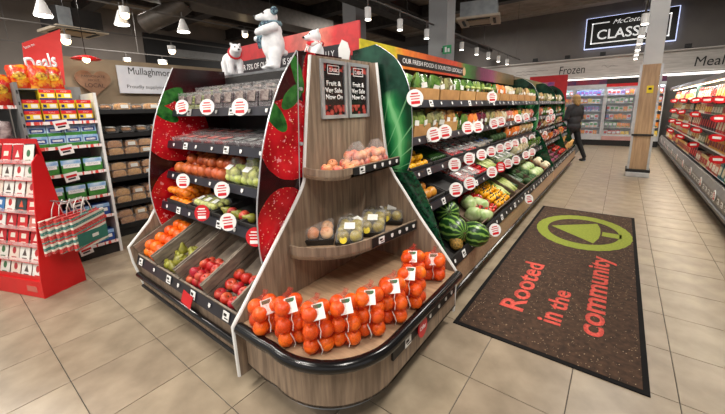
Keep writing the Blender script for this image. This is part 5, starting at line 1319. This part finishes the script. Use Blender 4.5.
# crisps end bay at the far left, deals sign and crisp bags
SX_ = SX; SX = SX - .07
s2 = thing('snack_shelf', 'grey metal shelf bay at the left edge with snack bags', 'shelving', (SX - .2, .36, 0))
obj('back_panel', MB().bb(SX - .47, SX - .45, .05, SY0 - .014, 0, 1.62), mGrey, s2)
for z in (1.3, 1.60):
    obj('shelf', MB().bb(SX - .45, SX - .008, .05, SY0 - .014, z - .022, z - .006), mGrey, s2); obj('shelf_edge', MB().bb(SX - .008, SX + .002, .05, SY0 - .014, z - .03, z), mEdge, s2)
mCrisp = M('crisp_foil', S(206, 50, 24), .25, c2=S(226, 150, 40), scale=16, bump=.5, bscale=24, vary=.08, coat=.3, lo=.4, hi=.52)
K('crisp', 'crisp_bag', bag_mesh(.2, .11, .28, mCrisp, 21), [('logo', MB().ball((0, -.05, .15), (.06, .012, .05), 10, 6).mesh('logo', M('crisp_logo', S(120, 30, 20), .3, c2=S(240, 200, 60), scale=30)), ())])
for i, (y, x, z) in enumerate(((.47, SX - .12, 1.60), (.33, SX - .12, 1.60), (.50, SX - .3, 1.62))):
    place('crisp', (x, y, z + .002), 'shiny red bag of crisps on the left shelf bay, %s' % ('right', 'left', 'back')[i], 'crisp bag', 'crisp bags', rot=(0, RJ(.1), PI / 2 + RJ(.3)), sc=.95)
SX = SX_
obj('top_shelf', MB().bb(SX - .45, SX - .16, SY0 + .013, SY1 - .2, 1.745, 1.757), mGrey, su)
for i, (y, x) in enumerate(((.67, SX - .3), (.79, SX - .26), (.9, SX - .32))):
    place('crisp', (x, y, 1.758), 'shiny red bag of crisps under the deals sign, %s' % ('left', 'middle', 'right')[i], 'crisp bag', 'crisp bags', rot=(0, RJ(.15), PI / 2 + RJ(.4)), sc=.8)
mPkD = M('snack_pack_dark', S(80, 40, 46), .4, c2=S(206, 190, 186), scale=20, vary=.2)
K('snack', 'snack_pack', bag_mesh(.1, .06, .16, mPkD, 5))
for i in range(4): place('snack', (SX - .14, .16 + .1 * i, 1.302), 'dark snack pack on the lower left shelf, %s' % ORD[i], 'snack pack', 'dark snack packs', rot=(0, 0, PI / 2))
q = [onX(22, 43, -4.72), onX(60, 29, -4.72), onX(65.5, 85, -4.72), onX(27, 85, -4.72)]
ds = thing('deals_sign', 'red deals sign board standing on the shelving', 'sign', (-4.72, (q[0].y + q[1].y) / 2, q[2].z))
obj('board', MB().prism([(v.y, v.z) for v in q], 'X', -4.735, -4.725), M('deals_red', S(226, 62, 58), .45, c2=S(218, 50, 48)), ds)
a = onX(27, 73, -4.72); b = onX(54, 62, -4.72); dd = (b - a)
text('lettering', 'Deals', mInkW, ds, (-4.7245, a.y, a.z), (0, dd.y, dd.z * .6), (0, -.06, 1), width=dd.length * 1.0, height=.15, bold=.03)
a = onX(25, 49, -4.72); text('small_lettering', 'Save on', mInkW, ds, (-4.7245, a.y, a.z), (0, dd.y, dd.z), (0, -dd.z, dd.y), width=.09, height=.025)

# ================================================================== BREAD SHELVES
BX = -4.78; BY0, BY1 = 1.12, 2.75
bs = thing('bread_shelf', 'black bakery shelving along the left with packs of bread', 'shelving', (BX - .25, 1.9, 0))
BZ = [1.555, 1.275, 1.015, .745, .42]
for y in (BY0, BY1): obj('upright', MB().bb(BX - .5, BX, y - .012, y + .012, 0, 1.6), mBlack, bs)
obj('back_panel', MB().bb(BX - .52, BX - .5, BY0, BY1, 0, 1.6), mBlack, bs)
obj('plinth', MB().bb(BX - .5, BX - .03, BY0, BY1, 0, .14), mBlack, bs)
for z in BZ + [.15]:
    obj('shelf', MB().bb(BX - .5, BX - .008, BY0 + .013, BY1 - .013, z - .025, z - .006), mBlack, bs); obj('shelf_edge', MB().bb(BX - .008, BX, BY0 + .013, BY1 - .013, z - .05, z), mBlack, bs)
mLoaf = M('bread_crust', S(214, 164, 104), .6, c2=S(168, 114, 64), scale=14, vary=.15, bump=.2)
def loaf(key, w, d, h, lab):
    mb = MB(); pr_ = [(-w / 2, 0), (w / 2, 0), (w / 2, h * .6), (w * .36, h * .92), (0, h), (-w * .36, h * .92), (-w / 2, h * .6)]
    mb.prism(pr_, 'Y', 0, d)
    K(key, 'bread_pack', mb.mesh('bread_pack', mLoaf, bevel=.012), [('wrap', MB().bb(-w / 2 - .004, w / 2 + .004, -.006, d + .004, 0, h + .004).mesh('wrap', mFilm), ())] + ([('label', MB().bb(-w * .3, w * .3, -.009, -.006, h * .2, h * .75).mesh('label', mLabelW), ())] if lab else []))
loaf('loaf', .15, .2, .085, False); loaf('loaf2', .13, .18, .075, True)
K('pastry', 'pastry_box', MB().box((0, .09, .03), (.13, .18, .06), taper=.9).mesh('pastry_box', mFilm2), [('pastry', crinkle(MB().ball((0, .09, .03), (.05, .075, .026), 12, 8).mesh('pastry', mLoaf, True), .008, 20), ()), ('label', MB().box((0, .07, .063), (.08, .09, .002)).mesh('label', mLabelW), ())])
BN = ['top', 'second', 'third', 'fourth', 'fifth', 'bottom']
for r_, z in enumerate(BZ + [.15]):
    y = BY0 + .1; i = 0
    while y < 2.45:
        if r_ == 0: place('pastry' if i % 2 else 'loaf2', (BX - .05, y, z), 'bakery pack on the top bakery shelf, %s from the left' % ORD[i], 'bakery pack', 'bakery packs', rot=(.0, 0, PI / 2))
        elif r_ == 1: place('pastry', (BX - .03, y, z + .004), 'clear pastry box with a white label on the second bakery shelf, %s from the left' % ORD[i], 'bakery pack', 'bakery packs', rot=(.1, 0, PI / 2))
        else:
            for l in range(2): place('loaf' if (i + l) % 3 else 'loaf2', (BX - .03, y + RJ(.01), z + .002 + .09 * l), 'brown bread pack on the %s bakery shelf, %s layer, %s from the left' % (BN[r_], ('lower', 'upper')[l], ORD[i]), 'bread pack', 'bread packs', rot=(0, 0, PI / 2 + RJ(.06)))
        y += .165; i += 1
# header board with name sign and heart
hd = thing('header_wall', 'tan header wall above the bakery shelving', 'header board', (-5.4, 2.2, 0))
obj('board', MB().bb(-5.44, -5.40, .95, 4.4, 0, 2.2), M('header_tan', S(150, 132, 108), .7, c2=S(130, 114, 92), scale=3), hd)
X_ = -5.33
q = [onX(116, 65, X_), onX(118, 93, X_), onX(300, 48, X_)]
nb = thing('name_board', 'pale grey board with a village name above the bread', 'sign', (X_, 2.3, q[1].z))
obj('board', MB().bb(X_ - .02, X_, q[0].y, q[0].y + 1.5, q[1].z, q[0].z + .0), M('board_pale', S(206, 208, 214), .5, c2=S(198, 200, 208)), nb)
a = onX(128, 74, X_); text('lettering', 'Mullaghmore', mInk, nb, (X_ + .0005, a.y, a.z), (0, 1, 0), (0, 0, 1), height=.12, width=.58)
a = onX(127, 88, X_); text('small_lettering', 'Proudly supplying fresh bread', mInk, nb, (X_ + .0005, a.y, a.z), (0, 1, 0), (0, 0, 1), height=.06, width=.80)
c = onX(94, 82, X_); hp = []
for k in range(36):
    t = 2 * PI * k / 36; hp.append((c.y + .0115 * 16 * math.sin(t) ** 3, c.z + .0115 * (13 * math.cos(t) - 5 * math.cos(2 * t) - 2 * math.cos(3 * t) - math.cos(4 * t))))
ht = thing('heart_sign', 'brown wooden heart sign on the header wall left of the name board', 'sign', (X_, c.y, c.z))
obj('heart', MB().prism(hp, 'X', X_ - .03, X_), M('heart_wood', S(146, 112, 84), .6, c2=S(124, 92, 68), scale=10), ht)
mBrn = M('heart_ink', S(60, 40, 30), .6)
for i, (tx, wd, h) in enumerate((('PASSIONATE', .24, .028), ('ABOUT', .12, .026), ('LOCAL', .2, .05))):
    text('lettering', tx, mBrn, ht, (X_ + .0005, c.y - wd / 2, c.z + .055 - .045 * i - (.03 if i == 2 else 0)), (0, 1, 0), (0, 0, 1), width=wd, height=h)
a = onX(86, 58, -5.1)
rl = thing('pendant_lamp', 'red shallow pendant lamp left above the heart sign', 'lamp', a)
rl.scale = (.62, .62, .62)
kid(rl, 'shade', MB().lathe([(.05, .05), (.16, .02), (.24, -.02), (.22, -.03), (.14, 0), (.04, .03)], 20), mRed)
kid(rl, 'bulb', MB().ball((0, 0, -.03), .06, 10, 8), mGlowW)
kid(rl, 'cable', MB().cyl((0, 0, .05), (0, 0, (4.95 - a.z) / .62), .006, 6), mBlack)

# ================================================================== RIGHT-HAND CHILLER
CX = 1.03; CY0, CY1 = 4.0, 14.3
rc = thing('chiller', 'long open chiller cabinet along the right with red shelf markers', 'chiller', (CX + .45, 9, 0))
mCase = M('chiller_grey', S(130, 128, 124), .4, .2, c2=S(116, 114, 112))
obj('kick_panel', MB().bb(CX + .08, CX + .12, CY0, CY1, 0, .12), mBlack, rc)
obj('front_panel', MB().prism([(CX + .03, .10), (CX, .14), (CX - .01, .36), (CX + .03, .44), (CX + .1, .44), (CX + .1, .10)], 'Y', CY0, CY1), mCase, rc)
obj('bumper', MB().tube([(CX - .015, CY0, .2), (CX - .015, CY1, .2)], .018, 8), M('bumper_grey', S(90, 88, 86), .5), rc, True)
obj('back_panel', MB().bb(CX + .92, CX + .95, CY0, CY1, .1, 1.9), M('chiller_white', S(220, 218, 210), .4), rc)
obj('canopy', MB().prism([(CX + .08, 1.81), (CX + .08, 1.89), (CX + .95, 1.95), (CX + .95, 1.90), (CX + .12, 1.83)], 'Y', CY0, CY1), mCase, rc)
obj('canopy_lamp', MB().bb(CX + .15, CX + .18, CY0 + .05, CY1 - .05, 1.80, 1.815), M('chiller_lamp', S(255, 238, 200), .5, c2=S(255, 236, 196), emit=6), rc)
CSH = [(CX + .05, .44), (CX + .10, .74), (CX + .11, 1.0), (CX + .12, 1.26), (CX + .13, 1.52)]
for (x, z) in CSH:
    obj('shelf', MB().bb(x + .012, CX + .92, CY0, CY1, z - .02, z), M('chiller_shelf', S(190, 186, 176), .4, .2), rc)
    obj('shelf_edge', MB().bb(x, x + .012, CY0, CY1, z - .04, z + .005), mBlack, rc)
l = bpy.data.lights.new('chiller_light', 'AREA'); l.shape = 'RECTANGLE'; l.size = .06; l.size_y = 9.5; l.energy = 110; l.color = (1, .9, .72)
lo = bpy.data.objects.new('chiller_light', l); COL.objects.link(lo); lo.location = (CX + .16, 9.2, 1.79); lo.rotation_euler = (0, -.35, 0)
PK = [S(206, 40, 36), S(236, 214, 150), S(240, 232, 214), S(226, 170, 60), S(110, 40, 44), S(70, 110, 60), S(40, 46, 60), S(214, 120, 90), S(60, 120, 130), S(190, 30, 50)]
PL = [S(244, 232, 200), S(190, 40, 40), S(206, 160, 60), S(140, 30, 30), S(236, 200, 120), S(238, 236, 210), S(226, 60, 50), S(250, 240, 220), S(240, 230, 200), S(250, 210, 90)]
PNAME = ['red', 'pale yellow', 'cream', 'amber', 'maroon', 'green', 'dark', 'salmon', 'teal', 'crimson']
for i in range(10):
    m0 = M('pack_body_%d' % i, PK[i], .4, vary=.1); m1 = M('pack_label_%d' % i, PL[i], .4, c2=tuple(v * .7 for v in PL[i][:3]) + (1,), scale=40)
    w_, h_ = (.15, .13) if i % 2 else (.12, .17)
    mb = MB().mat(0); mb.box((0, .05, h_ / 2), (w_, .09, h_), taper=.95); mb.mat(1); mb.bb(-w_ * .36, w_ * .36, .002, .008, h_ * .2, h_ * .72); mb.bb(-w_ * .4, w_ * .4, .02, .09, h_ - .001, h_ + .002)
    K('pk%d' % i, 'food_pack', mb.mesh('food_pack', [m0, m1]))
rr = random.Random(5)
SN = ['lowest', 'second lowest', 'middle', 'second highest', 'top']
for s_, (x, z) in enumerate(CSH):
    y = 4.7; c_ = rr.randrange(10); run = 0
    while y < 14.1:
        if run == 0: c_ = rr.randrange(10); run = rr.randrange(2, 5)
        run -= 1
        place('pk%d' % c_, (x + .05, y, z + .003), '%s food pack on the %s shelf of the chiller' % (PNAME[c_], SN[s_]), 'food pack', '%s packs, %s chiller shelf' % (PNAME[c_], SN[s_]), rot=(-.12, 0, -PI / 2), sc=(1.3, 1.3, 1.3))
        y += .205
K('wobbler', 'price_disc', MB().prism([(.10 * math.cos(a), .045 * math.sin(a)) for a in [2 * PI * k / 16 for k in range(16)]], 'Y', -.002, .002).mesh('price_disc', mTagR), [('price_print', MB().bb(-.05, .05, -.0035, -.002, -.012, .016).mesh('price_print', mTagW), ())])
for s_, (x, z) in enumerate(CSH[1:]):
    y = 5.0 + .3 * s_
    while y < 13:
        place('wobbler', (x - .06, y, z - .02), parent=rc, rot=(0, RJ(.15), -PI / 2 + .65), sc=1.2); y += rr.uniform(.8, 2.0)
y = 4.9; k = 0
while y < 13.5:
    place('tag' if k % 5 else 'disc', (CX - .008 if k % 5 else CX - .016, y, .30 + (.0 if k % 5 else .03)), parent=rc, rot=(0, 0, -PI / 2), sc=(1.3 if k % 5 else 1.2)); y += .19; k += 1
# red tower display among the chiller packs
tw = obj('divider', MB().bb(CX + .16, CX + .8, 10.0, 10.03, .45, 1.8), M('teal_divider', S(36, 70, 68), .5), rc)

# ================================================================== FREEZERS along the back wall
FY = 14.62
mFrame = M('freezer_frame', S(206, 208, 212), .35, .3)
mIns = M('freezer_inside', S(214, 220, 226), .5)
mGlass = film('freezer_glass', S(220, 230, 240), .10, .05, 3)
def freezer(x0, x1, label, red, doors=True):
    t = thing('freezer', label, 'freezer', ((x0 + x1) / 2, FY + .3, 0))
    obj('base', MB().bb(x0, x1, FY + .03, FY + .6, 0, .2), mBlack, t)
    obj('base_grille', MB().bb(x0 + .02, x1 - .02, FY + .0, FY + .03, .2, .34), M('freezer_grille', S(196, 150, 146), .5) if red else mFrame, t)
    obj('back_panel', MB().bb(x0, x1, FY + .58, FY + .6, .2, 2.05), mIns, t)
    for x in (x0, x1): obj('side_panel', MB().bb(x - (.0 if x == x0 else .03), x + (.03 if x == x0 else 0), FY + .02, FY + .58, .2, 2.05), mFrame, t)
    obj('header', MB().bb(x0, x1, FY, FY + .6, 2.02, 2.12), mRed if red else mFrame, t)
    obj('header_sign', MB().bb(x0, x1, FY + .1, FY + .14, 2.12, 2.3), M('sign_blue', S(40, 44, 90), .5, c2=S(150, 40, 50), scale=3) if not red else mDark, t)
    obj('lamp', MB().bb(x0 + .04, x1 - .04, FY + .06, FY + .1, 1.98, 2.01), M('freezer_lamp', S(235, 244, 255), .5, c2=S(232, 242, 255), emit=24), t)
    zs = [.36, .64, .92, 1.2, 1.48, 1.75]
    for z in zs: obj('shelf', MB().bb(x0 + .03, x1 - .03, FY + .12, FY + .57, z - .015, z), mFrame, t)
    if doors:
        d = obj('door', MB().bb(x0 + .005, x0 + .05, FY, FY + .03, .34, 2.02).bb(x1 - .05, x1 - .005, FY, FY + .03, .34, 2.02).bb(x0 + .05, x1 - .05, FY, FY + .03, .34, .40).bb(x0 + .05, x1 - .05, FY, FY + .03, 1.97, 2.02), mFrame, t)
        obj('pane', MB().bb(x0 + .05, x1 - .05, FY + .012, FY + .018, .40, 1.97), mGlass, d)
        obj('handle', MB().cyl((x0 + .07, FY - .03, .9), (x0 + .07, FY - .03, 1.4), .012, 8), mBlack, d)
    return zs
FU = [(-3.35, -2.4, 'white framed freezer with products, leftmost and partly hidden', False, True), (-2.4, -1.45, 'white framed freezer hidden behind the walking person', False, True), (-1.45, -.53, 'white framed freezer with full shelves right of the person', False, True), (-.53, .33, 'freezer with red header next to the wooden column', True, True), (.33, 1.02, 'open chilled shelf with orange packs behind the column', False, False)]
FC = [S(230, 232, 236), S(80, 120, 190), S(206, 60, 60), S(236, 200, 80), S(70, 150, 90), S(150, 80, 150), S(240, 240, 244), S(236, 140, 50)]
FN = ['white', 'blue', 'red', 'yellow', 'green', 'purple', 'pale', 'orange']
for i in range(8):
    mb = MB().mat(0); mb.bb(-.055, .055, 0, .12, 0, .17); mb.mat(1); mb.bb(-.042, .042, -.002, .001, .06, .14); mb.mat(2); mb.bb(-.045, .03, -.002, .001, .015, .045)
    K('fz%d' % i, 'frozen_pack', mb.mesh('frozen_pack', [M('fz_body_%d' % i, FC[i], .4, vary=.12), M('fz_lab_%d' % i, FC[(i * 3 + 2) % 8], .4), M('fz_lab2_%d' % i, FC[(i * 5 + 1) % 8], .4)]))
for u, (x0, x1, lb, red, doors) in enumerate(FU):
    zs = freezer(x0, x1, lb, red, doors)
    for s_, z in enumerate(zs):
        x = x0 + .11; run = 0
        while x < x1 - .09:
            if run == 0: i = rr.randrange(8) if u < 4 else rr.choice((7, 3, 2, 0, 7)); run = rr.randrange(1, 4)
            run -= 1
            place('fz%d' % i, (x, FY + .15, z + .002), '%s frozen pack on the %s shelf of the %s freezer' % (FN[i], ORD[s_], ORD[u]), 'frozen pack', '%s packs, freezer %s, shelf %s' % (FN[i], ORD[u], ORD[s_]), rot=(0, 0, RJ(.06)), sc=(1, 1, rr.uniform(.8, 1.1))); x += .122
rbn = thing('far_sign', 'red header panel at the far end of the produce displays', 'sign', (-2.6, 13.0, 1.2))
a = onY(530, 77, 12.5); b = onY(566, 98, 12.5)
obj('board', MB().bb(a.x, b.x, 12.5, 12.53, 0, a.z), M('far_red', S(196, 30, 36), .5), rbn)
obj('print', MB().bb(a.x + .3, b.x - .35, 12.49, 12.5, a.z - .45, a.z - .2), M('far_print', S(60, 60, 150), .5, c2=S(206, 90, 120), scale=6), rbn)

# ================================================================== PERSON walking at the end of the display
P0 = Vector((-.98, 10.38, 0))
ps_ = thing('person', 'person in dark grey jacket and black trousers walking away beyond the display', 'person', P0); ps_.rotation_euler = (0, 0, .95)
mSkin = M('skin', S(214, 170, 146), .5, sub=.1); mJacket = M('jacket_grey', S(52, 52, 56), .8, c2=S(40, 40, 44), scale=20, bump=.2)
mTrous = M('trousers_black', S(20, 20, 23), .8); mHair = M('hair_blond', S(196, 160, 104), .6, c2=S(150, 112, 66), scale=20, stretch=(6, 6, 1), bump=.3)
# body faces +Y (away), x right; mid-stride with the right leg trailing
def pmesh(name, prims, vox, mat):
    o = bpy.data.objects.new(name, blob(prims, vox, mat, 3)); COL.objects.link(o); o.parent = ps_; return o
pmesh('body', [('s', (0, .03, 1.60), (.075, .09, .105)), ('s', (0, .115, 1.585), (.014, .02, .02)), ('s', (-.078, .02, 1.59), (.012, .02, .03)), ('s', (.078, .02, 1.59), (.012, .02, .03)), ('c', (0, .01, 1.44), (0, .02, 1.54), .052, .05), ('s', (0, 0, 1.22), (.15, .09, .2)), ('s', (0, 0, .93), (.15, .1, .12)),
               ('c', (-.19, 0, 1.38), (-.23, .04, 1.12), .045, .038), ('c', (-.23, .04, 1.12), (-.16, .24, 1.08), .036, .028), ('s', (-.15, .28, 1.08), (.03, .05, .02)),
               ('c', (-.13, .32, 1.085), (-.12, .36, 1.08), .009, .008), ('c', (-.15, .32, 1.085), (-.145, .37, 1.08), .009, .008), ('c', (-.165, .31, 1.085), (-.165, .365, 1.08), .009, .008), ('c', (-.18, .30, 1.085), (-.185, .345, 1.08), .008, .007), ('c', (-.12, .27, 1.08), (-.095, .30, 1.085), .01, .008),
               ('c', (.19, 0, 1.38), (.24, .02, 1.12), .045, .038), ('c', (.24, .02, 1.12), (.2, .2, 1.02), .036, .028), ('s', (.19, .24, 1.01), (.03, .05, .02)), ('c', (.18, .28, 1.01), (.17, .32, 1.0), .009, .008), ('c', (.20, .28, 1.01), (.195, .33, 1.0), .009, .008), ('c', (.215, .27, 1.01), (.215, .32, 1.0), .009, .008), ('c', (.165, .23, 1.01), (.145, .26, 1.015), .01, .008),
               ('c', (-.085, 0, .9), (-.09, .12, .5), .075, .05), ('c', (-.09, .12, .5), (-.09, .12, .1), .05, .035), ('c', (.085, 0, .9), (.13, -.08, .5), .075, .05), ('c', (.13, -.08, .5), (.18, -.24, .12), .05, .035)], .014, mSkin)
pmesh('hair', [('s', (0, .0, 1.635), (.09, .1, .09)), ('s', (0, -.035, 1.57), (.09, .075, .1)), ('s', (0, -.05, 1.5), (.085, .06, .08))], .014, mHair)
pmesh('jacket', [('s', (0, 0, 1.26), (.2, .135, .2)), ('s', (0, 0, 1.05), (.185, .14, .2)), ('s', (0, -.005, .9), (.195, .15, .14)), ('c', (-.12, 0, 1.40), (.12, 0, 1.40), .085, .085), ('c', (-.19, 0, 1.38), (-.235, .04, 1.12), .075, .062), ('c', (-.235, .04, 1.12), (-.17, .22, 1.08), .062, .048), ('c', (.19, 0, 1.38), (.245, .02, 1.12), .075, .062), ('c', (.245, .02, 1.12), (.205, .18, 1.03), .062, .048)], .016, mJacket)
pmesh('trousers', [('s', (0, 0, .88), (.165, .125, .12)), ('c', (-.085, 0, .86), (-.09, .12, .5), .092, .068), ('c', (-.09, .12, .5), (-.09, .12, .1), .068, .052), ('c', (.085, 0, .86), (.13, -.08, .5), .092, .068), ('c', (.13, -.08, .5), (.18, -.24, .13), .068, .052)], .016, mTrous)
pmesh('shoe', [('s', (-.09, .14, .045), (.045, .06, .045)), ('s', (-.09, .2, .035), (.042, .08, .035))], .01, mBlack)
pmesh('shoe', [('s', (.18, -.235, .06), (.045, .055, .05)), ('s', (.185, -.17, .035), (.042, .08, .034))], .01, mBlack)
